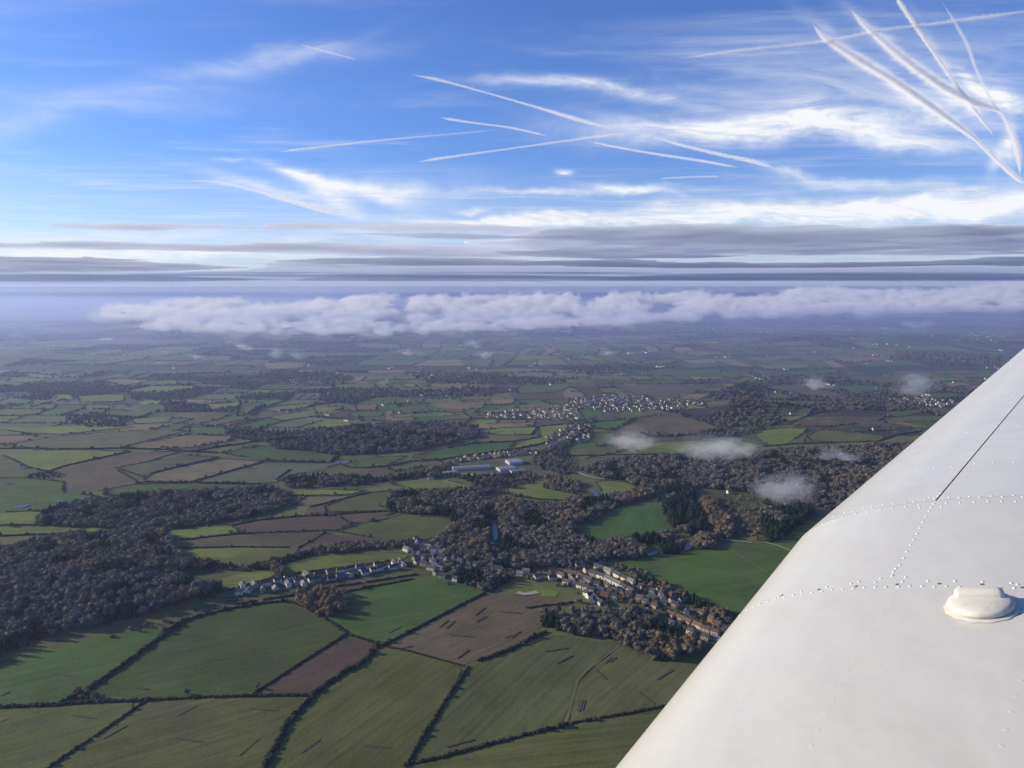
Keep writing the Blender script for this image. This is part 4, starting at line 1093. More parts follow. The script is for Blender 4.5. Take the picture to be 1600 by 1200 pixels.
# far woods and hedgerow trees of the patchwork
fp = []; r = random.Random(9)
ALLF = [(W, min(p[0] for p in W), max(p[0] for p in W), min(p[1] for p in W), max(p[1] for p in W)) for _, W, _ in FW]
def in_traced(x, y):
    for W, a, b, c, d in ALLF:
        if a < x < b and c < y < d and inpoly(x, y, W): return True
    return False
for P, cyy in FAR_WOODS:
    sp = 17 if cyy < 3500 else 26 if cyy < 6000 else 45
    x0, x1 = min(p[0] for p in P), max(p[0] for p in P); y0, y1 = min(p[1] for p in P), max(p[1] for p in P); y = y0
    while y < y1:
        x = x0
        while x < x1:
            a, b = x+r.uniform(-.5, .5)*sp, y+r.uniform(-.5, .5)*sp
            if inpoly(a, b, P) and not in_traced(a, b) and noise.noise(Vector((a*.004, b*.004, 0))) > -0.25:
                h = r.uniform(9, 15)*(1.0 if sp < 40 else 1.2); w = sp/17*1.1
                fp.append((a, b, hgt(a, b)-2, h*w*1.2, h*w*1.2, h, 'fir' if r.random() < .3 else 'bare'))
            x += sp
        y += sp
scatter('distant_woodland', fp, 'dark woods far off across the plain', 'woodland')
he = []
for a, b, cyy in FAR_EDGES:
    A, B = Vector(a), Vector(b); L = (B-A).length; sp = 9 if cyy < 4500 else 16; n = int(L/sp)
    gapph = r.uniform(0, 9); tall = r.random() < 0.3
    for i in range(n):
        if math.sin(i*0.35+gapph) > 0.93: continue
        p = A.lerp(B, i/n)
        if in_traced(p.x, p.y): continue
        h = (r.uniform(7, 11) if tall or r.random() < .12 else r.uniform(3.0, 5.5)); w = max(h*1.1, sp*1.15)
        he.append((p.x+r.uniform(-1.5, 1.5), p.y+r.uniform(-1.5, 1.5), hgt(p.x, p.y)-.15*h, w, w, h*1.1, 'bare' if r.random() < .8 else 'fir'))
scatter('distant_hedgerows', he, 'dark hedgerow lines dividing the far fields', 'hedgerow')

# ---------------------------------------------------------------- hedges
M_HEDGE = twig_mat('hedge_twigs', [(0.028, 0.030, 0.020), (0.045, 0.042, 0.028), (0.035, 0.030, 0.024)])
def hedge_mesh(path, h, w, seed, gaps=0.0):
    r = random.Random(seed); vs_ = []; fs = []
    pts = resample(path, w*0.7)
    t = 0
    for i, p in enumerate(pts):
        if gaps and noise.noise(Vector((i*0.13, seed, 0))) > 0.55-gaps: continue
        hh = h*(0.75+0.35*noise.noise(Vector((i*0.21, seed, 5)))+r.uniform(0, .3)); ww = w*r.uniform(.42, .62)
        if r.random() < 0.03: hh *= 1.8; ww *= 1.4
        c = Vector((p.x+r.uniform(-.25, .25)*w, p.y+r.uniform(-.25, .25)*w, hgt(p.x, p.y))); k = len(vs_); n = 6; ph = r.random()
        for (f, zz) in ((.85, -.1), (1.05, .45), (.6, .88)):
            for j in range(n):
                q = r.uniform(.8, 1.2); a = ph+j*6.283/n
                vs_.append(c+Vector((ww*1.25*f*q*math.cos(a), ww*1.25*f*q*math.sin(a), hh*zz*q)))
        vs_.append(c+Vector((0, 0, hh)))
        for m in range(2):
            for j in range(n): fs.append((k+m*n+j, k+m*n+(j+1) % n, k+(m+1)*n+(j+1) % n, k+(m+1)*n+j))
        for j in range(n): fs.append((k+2*n+j, k+2*n+(j+1) % n, k+3*n))
        for j in range(5):   # loose twigs
            a = r.random()*6.28; o = c+Vector((math.cos(a)*ww, math.sin(a)*ww, hh*r.uniform(.5, 1.0))); s = r.uniform(.3, .7); k = len(vs_)
            vs_ += [o+Vector((r.uniform(-s, s), r.uniform(-s, s), r.uniform(-s, s))) for _ in range(3)]; fs.append((k, k+1, k+2))
    return mesh('hedge', vs_, fs)
HEDGES = [  # label, height, width, gaps, line
 ('dark hedge along the bottom of the bright field at the left edge', 3.2, 4.5, 0, [(-60,1105),(0,1105),(90,1102),(130,1098),(225,1095)]),
 ('long level hedge under the large central green field and brown strip', 2.6, 3.5, 0, [(225,1095),(300,1091),(390,1088),(482,1087)]),
 ('thick hedge curving up the left side of the large green field', 4.0, 5.0, 0, [(95,1098),(130,1083),(168,1057),(205,1031),(235,1008),(262,988),(285,972),(315,962)]),
 ('hedge along the far top of the large green field', 3.0, 4.0, 0, [(315,962),(372,949),(410,943),(450,939)]),
 ('straight diagonal hedge in the lower left corner', 2.2, 2.8, 0.05, [(226,1097),(190,1122),(150,1150),(105,1180),(62,1210)]),
 ('straight hedge between the green field and the brown strip', 2.6, 3.2, 0, [(541,992),(500,1017),(460,1043),(425,1066),(396,1085)]),
 ('thick tall hedge winding down from the brown strip to the bottom edge', 4.2, 5.5, 0, [(590,1010),(580,1024),(562,1040),(540,1049),(515,1067),(490,1086),(470,1108),(450,1130),(432,1165),(415,1195),(405,1225)]),
 ('hedge running down right from the rounded copse', 3.0, 3.5, 0, [(452,940),(478,950),(505,966),(525,978),(543,991),(570,1000),(597,1009)]),
 ('straight dark hedge between the bright field and the trenched brown field', 3.0, 3.6, 0, [(598,1009),(640,988),(680,967),(720,946),(758,927)]),
 ('thin broken hedge dropping right under the trenched brown field', 1.8, 2.4, .25, [(600,1010),(640,1018),(680,1029),(728,1042)]),
 ('long straight hedge running down to the bottom centre', 2.8, 3.6, 0, [(731,1043),(712,1072),(690,1105),(662,1150),(637,1194)]),
 ('bushy dark hedge between the trenched field and the field below it', 3.8, 4.5, .05, [(750,1032),(775,1024),(800,1014),(825,1001),(850,989)]),
 ('bottom hedge rising to the right towards the wing', 3.2, 4.0, .04, [(632,1196),(668,1189),(700,1181),(760,1165),(822,1149),(860,1140),(886,1133)]),
 ('right end of the bottom hedge beyond the gateway', 2.8, 3.6, .05, [(893,1131),(950,1121),(1000,1112),(1040,1104),(1120,1096),(1200,1085)]),
 ('short dark hedge beside the small wood above the trenched field', 2.6, 3.2, 0, [(824,951),(850,947),(880,944),(895,941)]),
 ('hedge between the lane verge and the bright field below the houses', 3.0, 3.6, 0, [(540,926),(575,918),(612,912),(645,905)]),
 ('scrubby hedge below the houses of the long lane', 2.8, 3.6, .1, [(372,944),(410,938),(450,932),(480,922),(540,915),(600,906),(650,898)]),
 ('dark hedge right of the long lane houses on the meadow side', 3.0, 3.4, .05, [(360,922),(395,912),(432,902),(500,892),(560,884),(625,876)]),
 ('hedge on the lower edge of the pale meadow below the upper left wood', 3.0, 3.6, 0, [(-60,840),(0,838),(60,836),(150,834)]),
 ('hedge between the two lime strips at the left edge', 2.4, 3.0, 0, [(-60,821),(0,821),(56,821)]),
 ('long hedge on top of the brown fields left of centre', 3.2, 3.6, 0, [(362,822),(400,814),(460,808),(530,804),(616,798),(640,799)]),
 ('hedge between the two brown fields left of centre', 2.6, 3.2, 0, [(285,844),(330,839),(380,834),(450,831),(520,829)]),
 ('hedge under the lower brown field left of centre', 2.6, 3.2, .1, [(278,857),(360,855),(452,856)]),
 ('diagonal hedge across the brown fields', 2.6, 3.2, .05, [(466,856),(490,844),(510,832)]),
 ('hedge under the curved lime field right of centre', 2.6, 3.4, 0, [(775,765),(805,776),(845,781),(881,782),(906,776)]),
 ('straight hedge rising to the right above the tan strip', 3.0, 3.4, 0, [(486,792),(520,784),(548,777),(578,770)]),
 ('thin hedge between lime strip and tan strip in the middle', 2.4, 3.0, 0, [(455,775),(500,774),(537,775)]),
 ('curved hedge bordering the pond fields in the middle', 3.0, 3.8, 0, [(530,724),(545,731),(575,731),(605,729),(640,721),(692,718)]),
 ('dark hedge across the far meadow below the mist', 3.2, 4.0, 0, [(860,712),(920,712),(980,711),(1045,710)]),
 ('park boundary hedge on the far side of the bright triangular field', 4.0, 5.0, .1, [(1036,786),(1045,800),(1056,815),(1066,830),(1080,838)]),
 ('long hedge over the grey fields at the left', 4.0, 5.0, .05, [(-40,702),(40,701),(110,702),(189,701),(260,703),(300,706),(340,708)]),
 ('hedge line between the tan field and the green-grey field at left', 3.2, 4.0, 0, [(299,754),(355,738),(412,722)]),
 ('hedge line between the dull strip and the tan field at left', 3.2, 4.0, 0, [(237,740),(290,727),(344,716)]),
 ('hedge on the lower edge of the lime field at left', 3.4, 4.2, 0, [(75,737),(100,729),(125,723),(165,714),(205,706)]),
 ('dark hedge over the long green strip above the upper left wood', 3.2, 4.0, 0, [(225,753),(297,754),(406,757)]),
 ('hedge running right from the green field to the pond', 3.4, 4.2, 0, [(407,720),(460,722),(516,724),(530,711)]),
 ('double hedge stub in the green-grey field at left', 3.0, 5.0, 0, [(431,750),(442,742),(454,734)]),
 ('far hedge sloping up from the long grey field', 4.0, 5.0, 0, [(300,706),(345,698),(402,690),(430,688)]),
 ('hedge under the brown field right of the far town', 3.6, 4.4, 0, [(1052,681),(1090,678),(1128,669)]),
 ('hedge below the tan lime fields near the wing', 3.6, 4.4, .1, [(1195,698),(1240,694),(1300,692),(1372,690),(1400,680),(1440,674)]),
 ('hedge round the top of the ploughed hill field', 3.6, 4.4, .05, [(1222,664),(1262,649),(1307,640),(1385,648)]),
 ('tree line along the road falling from the far town', 8.0, 7.0, .1, [(872,706),(888,694),(905,680),(918,668)]),
 ('far hedge below the rust fields under the distant town', 3.6, 5.0, .05, [(830,680),(840,667),(890,662),(990,655)]),
 ('dark hedge at the foot of the lime fields right of the ridge wood', 3.6, 5.0, 0, [(700,700),(745,692),(802,690),(845,683)]),
 ('hedge along the upper side of the housing estate', 3.6, 5.0, 0, [(692,718),(740,710),(795,704),(850,693)]),
]
for i, (lab, h, w, gp, pl) in enumerate(HEDGES):
    path = [at(*p) for p in pl]; path = [Vector((p.x, p.y, 0)) for p in path]
    link('hedge', hedge_mesh(path, h, w, i+1, gp), M_HEDGE, None, label=lab, category='hedge', group='hedges between the fields')
# hedges round the other traced fields of the middle distance: joined, too many and too thin to pick apart
pts = []; r = random.Random(21)
for (c, W, poly) in FW:
    my = sum(p[1] for p in poly)/len(poly)
    if my > 835: continue
    P = [Vector((p[0], p[1], 0)) for p in W]; P.append(P[0]); d = P[0].length
    sp = 6 if d < 2300 else 9 if d < 4000 else 16
    ph = r.uniform(0, 9); tall = r.random() < .3
    for i, p in enumerate(resample(P, sp)):
        if math.sin(i*0.12+ph) > .8: continue
        h = r.uniform(6, 10) if (r.random() < .05 or (tall and r.random() < .4)) else r.uniform(2.0, 3.6)
        if d > 3000: h *= 1.4
        w = max(h*1.2, sp*1.2); pts.append((p.x, p.y, hgt(p.x, p.y)-.1*h, w, w, h*1.1, 'bare' if r.random() < .8 else 'fir'))
scatter('field_hedgerows', pts, 'thin hedgerows round the middle-distance fields', 'hedgerow')
# ---------------------------------------------------------------- roads, tracks, water, dug strips
def ribbon(name, line, width, m_, off, wob=0.0, **props):
    P = [at(*p) for p in line]; P = [Vector((p.x, p.y, 0)) for p in P]; pts = resample(P, 12)+[P[-1]]
    vs_ = []; fs = []
    for i, p in enumerate(pts):
        t = (pts[min(len(pts)-1, i+1)]-pts[max(0, i-1)]); t = t.normalized() if t.length > 0 else Vector((1, 0, 0)); s = Vector((-t.y, t.x, 0))
        w = width*(1+wob*noise.noise(p*0.05))*0.5
        for k in (-1, 1):
            q = p+s*w*k; vs_.append((q.x, q.y, hgt(q.x, q.y)+off))
    for i in range(len(pts)-1): fs.append((2*i, 2*i+1, 2*i+3, 2*i+2))
    return link(name, mesh(name, vs_, fs), m_, None, kind='structure', **props)
M_ROAD, g, b = mat('road', (0.10, 0.10, 0.10)); M_TRACK, _, _ = mat('chalky_track', (0.34, 0.31, 0.24)); M_PALE, _, _ = mat('worn_grass_track', (0.17, 0.15, 0.09))
M_SOIL = None
def soil():
    m_, g, b = mat('dug_soil', (0.045, 0.032, 0.024))
    geo = g.new('ShaderNodeNewGeometry').outputs['Position']
    g.l.new(g.mix(g.noise(geo, 0.6, 5, 0.7), (0.050, 0.041, 0.028, 1), (0.115, 0.088, 0.056, 1)), b.inputs['Base Color']); return m_
M_SOIL = soil()
for nm, l, w in (('lane', [(350,934),(400,929),(450,920),(520,908),(600,893),(640,880),(660,868),(655,856)], 5), ('street', [(655,856),(672,878),(700,884),(760,891),(830,896),(880,902),(950,915),(990,932),(1040,962),(1100,990),(1150,1010)], 6),
                 ('estate_road', [(950,893),(975,905),(1000,925),(985,930)], 5), ('street', [(870,905),(905,893),(940,889)], 5), ('road', [(845,725),(870,706),(890,690),(912,672),(935,655),(960,640)], 8),
                 ('road', [(640,800),(520,831),(466,856),(436,890),(430,904),(395,925)], 4)):
    ribbon(nm, l, w, M_ROAD, 1.1)
ribbon('track', [(902,739),(915,744),(930,748),(945,749)], 7, M_TRACK, 2.0)
ribbon('track', [(1195,848),(1215,853),(1235,861),(1262,872)], 3.5, M_TRACK, 1.4)
ribbon('track', [(1125,843),(1150,846),(1175,849)], 3.5, M_TRACK, 1.4)
ribbon('track', [(967,1009),(945,1028),(915,1050),(903,1064),(895,1090),(884,1130)], 1.5, M_PALE, 1.2)
ribbon('track', [(1140,858),(1165,875),(1195,893),(1210,905)], 2.2, M_PALE, 1.4)
ribbon('track', [(505,967),(470,943)], 3, M_PALE, 1.2)
M_WATER, g, b = mat('water', (0.04, 0.05, 0.06), 0.25, spec=0.3)
for poly in ([(769,818),(774,816),(777,828),(778,842),(773,848),(770,836)], [(758,849),(770,847),(776,850),(762,853)],
             [(1072,852),(1085,842),(1100,839),(1092,850),(1080,859),(1068,862)], [(1080,789),(1092,800),(1102,818),(1112,838),(1121,843),(1113,845),(1104,836),(1094,818),(1085,803),(1076,793)],
             [(925,868),(948,862),(966,864),(962,874),(940,880),(925,876)], [(1008,866),(1028,862),(1026,868),(1008,871)],
             [(518,724),(530,721),(546,722),(543,725),(524,726)], [(84,786),(95,781),(103,783),(97,787)], [(16,794),(30,791),(52,788),(32,796)], [(50,783),(56,781),(59,785)],
             [(115,781),(135,777),(128,784)], [(926,765),(934,770),(938,777),(932,778),(925,772)]):
    W = px_poly(poly); link('water', drape(W, 14, 1.5, 'water', M_WATER), M_WATER, kind='structure')
TRENCH = [((742,962),(758,950)), ((697,983),(710,971)), ((686,981),(700,970)), ((744,972),(760,964)), ((780,956),(816,959)), ((702,992),(738,996)), ((798,997),(813,987)), ((714,1030),(732,1016)), ((607,990),(628,979)),
          ((852,1019),(888,1013)), ((869,1038),(894,1025)), ((934,1033),(951,1021)), ((944,1038),(956,1028)), ((953,1036),(962,1028)), ((931,1047),(948,1063)), ((904,1113),(909,1095)), ((909,1111),(913,1095)),
          ((1026,1063),(1051,1048)), ((997,1081),(1023,1101)), ((819,1010),(847,999)), ((697,1168),(741,1156)), ((622,1015),(645,1010)), ((568,1166),(612,1170)), ((802,993),(790,998)),
          ((300,994),(332,998)), ((80,1053),(115,1058)), ((1,1088),(14,1082)), ((210,1075),(232,1078)), ((112,1119),(152,1124)), ((470,1178),(500,1157)), ((550,925),(566,934)), ((640,926),(655,929))]
for i, (a, b_) in enumerate(TRENCH):
    A, B = at(*a), at(*b_); t = Vector((B.x-A.x, B.y-A.y, 0)); L = t.length; t.normalize(); s = Vector((-t.y, t.x, 0))
    vs_ = []; fs = []; n = max(3, int(L/5)); r = random.Random(i)
    # spoil thrown up on one side of a shallow bare cut
    for k in range(n+1):
        c = Vector((A.x, A.y, 0))+t*(L*k/n)
        for (o, h) in ((-1.9, .05), (-1.1, .35), (-.3, .06), (.5, .04), (1.3, .05)):
            q = c+s*(o*(1+r.uniform(-.15, .15))); vs_.append((q.x, q.y, hgt(q.x, q.y)+.9+h*r.uniform(.7, 1.3)))
    for k in range(n):
        for j in range(4): fs.append((k*5+j, k*5+j+1, (k+1)*5+j+1, (k+1)*5+j))
    link('dug_strip', mesh('dug_strip', vs_, fs), M_SOIL, None, kind='structure')
M_SCRAPE, _, _ = mat('pale_scrape', (0.11, 0.10, 0.055))
for a, b_, w in (((160,1155),(198,1134),2.5), ((275,1120),(305,1104),2), ((372,1182),(403,1155),2), ((390,1107),(432,1111),2), ((272,1153),(316,1160),1.8), ((0,1130),(12,1124),2), ((500,1045),(512,1038),1.2)):
    ribbon('scrape', [a, b_], w, M_SCRAPE, 1.15, .5)

# ---------------------------------------------------------------- houses
def col_mat(name, rough=0.8, spec=0.2, var=0.2):
    m_, g, b = mat(name, (0.5, 0.5, 0.5), rough, spec=spec)
    oi = g.new('ShaderNodeObjectInfo'); geo = g.new('ShaderNodeNewGeometry').outputs['Position']
    c = g.vm('SCALE', oi.outputs['Color']); g.put(c.node.inputs['Scale'], g.ramp(g.noise(geo, 0.9, 4, 0.7), 0.3, 0.7, 1-var, 1+var, False))
    g.l.new(c, b.inputs['Base Color']); return m_
M_WALL = col_mat('house_wall'); M_ROOF = col_mat('roof_slates', 0.55, 0.3, 0.3)
M_GLASS, _, _ = mat('window_glass', (0.03, 0.035, 0.045), 0.1, spec=0.5); M_STACK, _, _ = mat('chimney_brick', (0.22, 0.12, 0.08))
def house_parts(L, Wd, H, RH, seed):
    """wall, roof, chimneys, windows of one house, ridge along x"""
    l, w = L/2, Wd/2
    wall = mesh('wall', [(-l,-w,-2),(l,-w,-2),(l,w,-2),(-l,w,-2),(-l,-w,H),(l,-w,H),(l,w,H),(-l,w,H),(-l,0,H+RH),(l,0,H+RH)],
                [(0,1,5,4),(2,3,7,6),(1,2,6,9,5),(3,0,4,8,7)])
    e = 0.45; k = RH/w; t = .22
    A = [(-l-.3, -w-e, H-e*k), (l+.3, -w-e, H-e*k), (l+.3, 0, H+RH), (-l-.3, 0, H+RH), (l+.3, w+e, H-e*k), (-l-.3, w+e, H-e*k)]
    V = A+[(x, y, z+t) for x, y, z in A]
    roof = mesh('roof', V, [(6,7,8,9),(9,8,10,11),(3,2,1,0),(5,4,2,3),(0,1,7,6),(4,5,11,10),(1,2,8,7),(2,4,10,8),(3,0,6,9),(5,3,9,11)])
    return wall, roof
def boxm(name, x0, x1, y0, y1, z0, z1): return box_mesh(name, x0, x1, y0, y1, z0, z1)
TYPES = [(10, 7.5, 5.2, 3.0), (13, 7.5, 5.0, 3.0), (8.5, 7, 5.2, 2.8), (16, 8, 5.2, 3.2), (11, 8.5, 3.0, 3.0), (28, 8, 5.2, 3.0)]
HP = []
for i, (L, Wd, H, RH) in enumerate(TYPES):
    wall, roof = house_parts(L, Wd, H, RH, i); wall.materials.append(M_WALL); roof.materials.append(M_ROOF)
    ch = [boxm('chimney', x-.45, x+.45, -.4, .4, H+RH-.5, H+RH+1.3) for x in ((-L/2+.7, L/2-.7) if L > 9 else (L/2-.7,))]
    for c in ch: c.materials.append(M_STACK)
    wn = []
    nx = max(2, int(L/4))
    for side in (-1, 1):
        for q in range(nx):
            x = -L/2+L*(q+.5)/nx
            for z in ((1.2, 3.7) if H > 4 else (1.2,)):
                m2 = boxm('window', x-.55, x+.55, side*Wd/2-.04, side*Wd/2+.04, z, z+1.15); m2.materials.append(M_GLASS); wn.append(m2)
    dr = boxm('door', L*.04-.45, L*.04+.45, -Wd/2-.05, -Wd/2+.03, 0, 2.1); dr.materials.append(M_GLASS)
    HP.append((wall, roof, ch, wn, dr))
WALLC = {'white': (.68, .65, .56), 'cream': (.60, .50, .36), 'stone': (.36, .31, .24), 'orange': (.46, .32, .21), 'brick': (.32, .17, .11), 'grey': (.30, .29, .28)}
ROOFC = {'slate': (.055, .058, .066), 'brown': (.11, .072, .055), 'red': (.14, .075, .055), 'grey': (.15, .15, .155)}
hr = random.Random(42); PLACED = []
far_v = []; far_f = []; far_c = []
ROWS = [  # group, where (label), traced line, spacing, depth offset of 2nd row, types, walls, roofs, turn (0 along the row, 90 gable to it), jitter, n rows
 ('houses strung along the lane from the big left wood', 'on the lane\'s near side', [(368,928),(400,926),(440,918),(500,908),(560,899),(632,885)], 15, 0, (0,1,2,4), ('white','white','cream','grey'), ('slate','slate','grey'), 0, 3),
 ('houses strung along the lane from the big left wood', 'on the lane\'s far side', [(372,920),(410,914),(450,908),(510,897),(560,890),(628,879)], 16, 0, (0,1,2,3), ('white','white','cream','stone'), ('slate','slate','brown'), 0, 3),
 ('houses strung along the lane from the big left wood', 'in the lane\'s back gardens', [(395,919),(440,912),(500,902),(560,893),(625,881)], 20, 0, (2,4,2), ('white','grey','stone'), ('slate','brown'), 20, 2),
 ('houses round the crossroads of the village', 'beside the tall narrow evergreen', [(645,846),(660,850),(680,856),(700,864)], 12, 0, (0,2), ('white','grey','stone'), ('slate','grey'), 50, 3),
 ('houses of the lower village', 'between the terraces and the lower village', [(930,915),(950,922),(975,930),(1000,938)], 13, 0, (0,2), ('cream','stone','brick'), ('slate','brown'), 15, 4),
 ('houses of the lower village', 'below the big green field', [(998,916),(1020,922),(1045,932),(1070,945)], 13, 0, (0,2), ('stone','cream','grey'), ('slate','brown'), 0, 4),
 ('terraces of the estate below the lake', 'at the near end of the terraces', [(880,910),(900,916),(925,924),(950,931)], 13, 0, (0,1,2), ('cream','white','stone'), ('brown','slate'), 5, 3),
 ('houses round the crossroads of the village', 'on the village hill', [(634,858),(650,866),(660,874),(676,884),(690,893)], 11, 0, (0,1,2), ('white','grey','stone','cream'), ('slate','slate','grey'), 0, 6),
 ('houses round the crossroads of the village', 'in the old village', [(650,855),(668,862),(684,872),(700,880),(712,888)], 11, 0, (0,1,2), ('white','grey','grey','stone'), ('slate','grey','slate'), 60, 6),
 ('houses round the crossroads of the village', 'below the old village crossroads', [(640,872),(655,880),(668,888),(685,895),(700,901)], 12, 0, (0,1,2), ('white','stone','cream'), ('slate','slate','brown'), 20, 5),
 ('houses round the crossroads of the village', 'above the old crossroads', [(640,850),(655,852),(668,858),(682,866),(694,873)], 10, 0, (0,2), ('grey','stone','white'), ('slate','grey'), 30, 4),
 ('houses round the crossroads of the village', 'at the lower edge of the old village', [(668,893),(680,899),(694,905),(706,908)], 11, 0, (0,2), ('cream','stone','white'), ('slate','brown'), 10, 4),
 ('houses along the village street under the trees', 'between crossroads and dark belt', [(715,886),(740,892),(765,898),(785,900)], 14, 0, (0,2), ('stone','grey','cream'), ('slate','brown'), 30, 6),
 ('houses along the village street under the trees', 'under the central wood', [(880,885),(900,884),(920,884),(935,882)], 14, 0, (0,2), ('stone','cream'), ('slate','brown'), 0, 6),
 ('houses along the village street under the trees', 'on the wooded street', [(705,878),(730,882),(760,889),(780,893)], 15, 0, (0,1,2), ('white','cream','stone'), ('slate','slate','brown'), 0, 4),
 ('houses along the village street under the trees', 'beside the long dark tree belt', [(810,897),(830,900),(850,906),(870,905),(885,900)], 13, 0, (0,1,4), ('white','cream','cream'), ('slate','grey','brown'), 0, 4),
 ('houses along the village street under the trees', 'north of the small lime meadow', [(855,893),(880,897),(900,903),(915,898),(930,895)], 14, 0, (0,2,1), ('cream','stone','white'), ('slate','brown'), 10, 5),
 ('terraces of the estate below the lake', 'in the top terrace row', [(930,888),(945,893),(960,899),(978,908),(994,915)], 17, 0, (1,3,3), ('cream','cream','white'), ('grey','slate'), 0, 1.5),
 ('terraces of the estate below the lake', 'in the second terrace row', [(922,897),(940,903),(960,912),(976,921),(984,926)], 17, 0, (1,3,3), ('cream','white','stone'), ('grey','slate'), 0, 1.5),
 ('terraces of the estate below the lake', 'in the lower terrace row', [(903,902),(920,909),(940,914),(955,922),(962,927)], 17, 0, (1,3,0), ('cream','orange','stone'), ('brown','slate','red'), 0, 1.5),
 ('houses of the lower village', 'below the estate terraces', [(890,903),(905,912),(925,922),(945,930),(960,935)], 14, 0, (0,2,1), ('stone','brick','white'), ('brown','slate'), 20, 4),
 ('houses of the lower village', 'beside the isolated white pair', [(915,930),(928,937),(935,942)], 15, 0, (1,0), ('white','white'), ('slate',), 0, 3),
 ('houses of the lower village', 'left of the orange terrace', [(980,932),(1000,940),(1020,948),(1035,955)], 12, 0, (0,2,1), ('stone','cream','grey'), ('slate','slate','brown'), 0, 4),
 ('houses of the lower village', 'above the orange terrace', [(1002,921),(1020,928),(1040,936),(1055,943)], 12, 0, (0,2,1), ('stone','brick','white'), ('slate','slate','brown'), 70, 5),
 ('houses of the lower village', 'behind the orange terrace', [(1018,932),(1040,944),(1060,954),(1085,962)], 12, 0, (0,2,4), ('stone','grey','white'), ('slate','slate'), 30, 5),
 ('houses of the lower village', 'right of the orange terrace', [(1060,950),(1085,960),(1110,971),(1135,983)], 13, 0, (2,4), ('brick','stone'), ('slate','brown'), 10, 5),
 ('orange-fronted semis in the terrace by the wing', 'in the orange-fronted terrace', [(1043,962),(1060,968),(1078,977),(1095,984),(1112,990),(1130,996)], 14.5, 0, (0,1), ('orange','orange','orange','cream'), ('red','brown'), 0, 0.6),
 ('houses of the lower village', 'below the orange terrace', [(1048,976),(1070,985),(1095,996),(1120,1005)], 16, 0, (4,0,2), ('white','cream','stone'), ('slate','grey'), 0, 3),
 ('new estate of orange houses beyond the ridge wood', 'in the front row of the orange estate', [(708,722),(740,718),(780,714),(820,710),(842,708)], 16, 0, (0,1,2), ('orange','cream','cream'), ('brown','red','grey'), 40, 3),
 ('new estate of orange houses beyond the ridge wood', 'in the back row of the orange estate', [(715,717),(750,713),(790,709),(835,705)], 17, 0, (0,1,2), ('cream','orange','cream'), ('red','brown','brown'), 80, 3),
 ('houses along the road falling from the far town', 'on the far town road', [(858,702),(875,692),(890,684),(900,675)], 22, 0, (2,0), ('grey','stone','stone'), ('slate','grey'), 20, 5),
]
def near_house(x, y, rz, ty, wc, rc, label, group):
    wall, roof, ch, wn, dr = HP[ty]
    e = link('house', None, None, None, label=label, category='house', group=group); e.location = (x, y, hgt(x, y)+0.6); e.rotation_euler = (0, 0, rz)
    w_ = link('wall', wall, None, e); k = hr.uniform(.85, 1.1); w_.color = (*[c*k for c in WALLC[wc]], 1)
    for m2 in wn: link('window', m2, None, w_)
    link('door', dr, None, w_)
    r_ = link('roof', roof, None, e); k = hr.uniform(.8, 1.25); r_.color = (*[c*k for c in ROOFC[rc]], 1)
    for c in ch: link('chimney', c, None, r_)
RN = {'slate': 'dark slate', 'brown': 'brown', 'red': 'red-brown', 'grey': 'grey'}
SZ = {0: 'house', 1: 'long house', 2: 'small house', 3: 'short terrace', 4: 'bungalow', 5: 'terrace'}
HL = []
for (grp, where, line, sp, _, types, walls, roofs, turn, jit_) in ROWS:
    P = [at(*p) for p in line]; P = [Vector((p.x, p.y, 0)) for p in P]; i = 0
    pts = []; d = 0
    seq = resample(P, 1.0); pos = 0.0
    while pos < len(seq)-1:
        ty = hr.choice(types); L = TYPES[ty][0]; gap = max(1.6, sp-13.5)*hr.uniform(.6, 1.6)
        k = min(len(seq)-1, int(pos+L/2)); p = seq[k]; t = seq[min(len(seq)-1, k+3)]-seq[max(0, k-3)]
        rz = math.atan2(t.y, t.x)+R(turn)+hr.gauss(0, 0.04+0.03*jit_)
        if jit_ > 2 and hr.random() < .3: rz += R(90)
        q = p+Vector((hr.gauss(0, jit_*.6), hr.gauss(0, jit_*1.3), 0))
        pos += L+gap
        if any((q-z).length < (L*.5+s2*.42) for z, s2 in PLACED): continue
        PLACED.append((q, L)); wc = hr.choice(walls); rc = hr.choice(roofs)
        lab = f"{RN[rc]}-roofed {wc} {SZ[ty]} {where}"
        HL.append((q, rz, ty, wc, rc, lab, grp))
same = {}
for h_ in HL: same.setdefault(h_[5], []).append(h_)
for lab, hs in same.items():
    hs.sort(key=lambda h_: project(h_[0])[0]); n = len(hs)
    words = {1: [''], 2: [', left of two', ', right of two'], 3: [', leftmost of three', ', middle of three', ', rightmost of three']}.get(n) or [', leftmost of its kind']+[', between its likes']*(n-2)+[', rightmost of its kind']
    for h_, w_ in zip(hs, words): near_house(h_[0].x, h_[0].y, h_[1], h_[2], h_[3], h_[4], lab+w_, h_[6])
def named_house(px, py, rz, ty, wc, rc, label, sc=1.0):
    p = at(px, py); near_house(p.x, p.y, R(rz), ty, wc, rc, label, 'lone houses in the countryside')
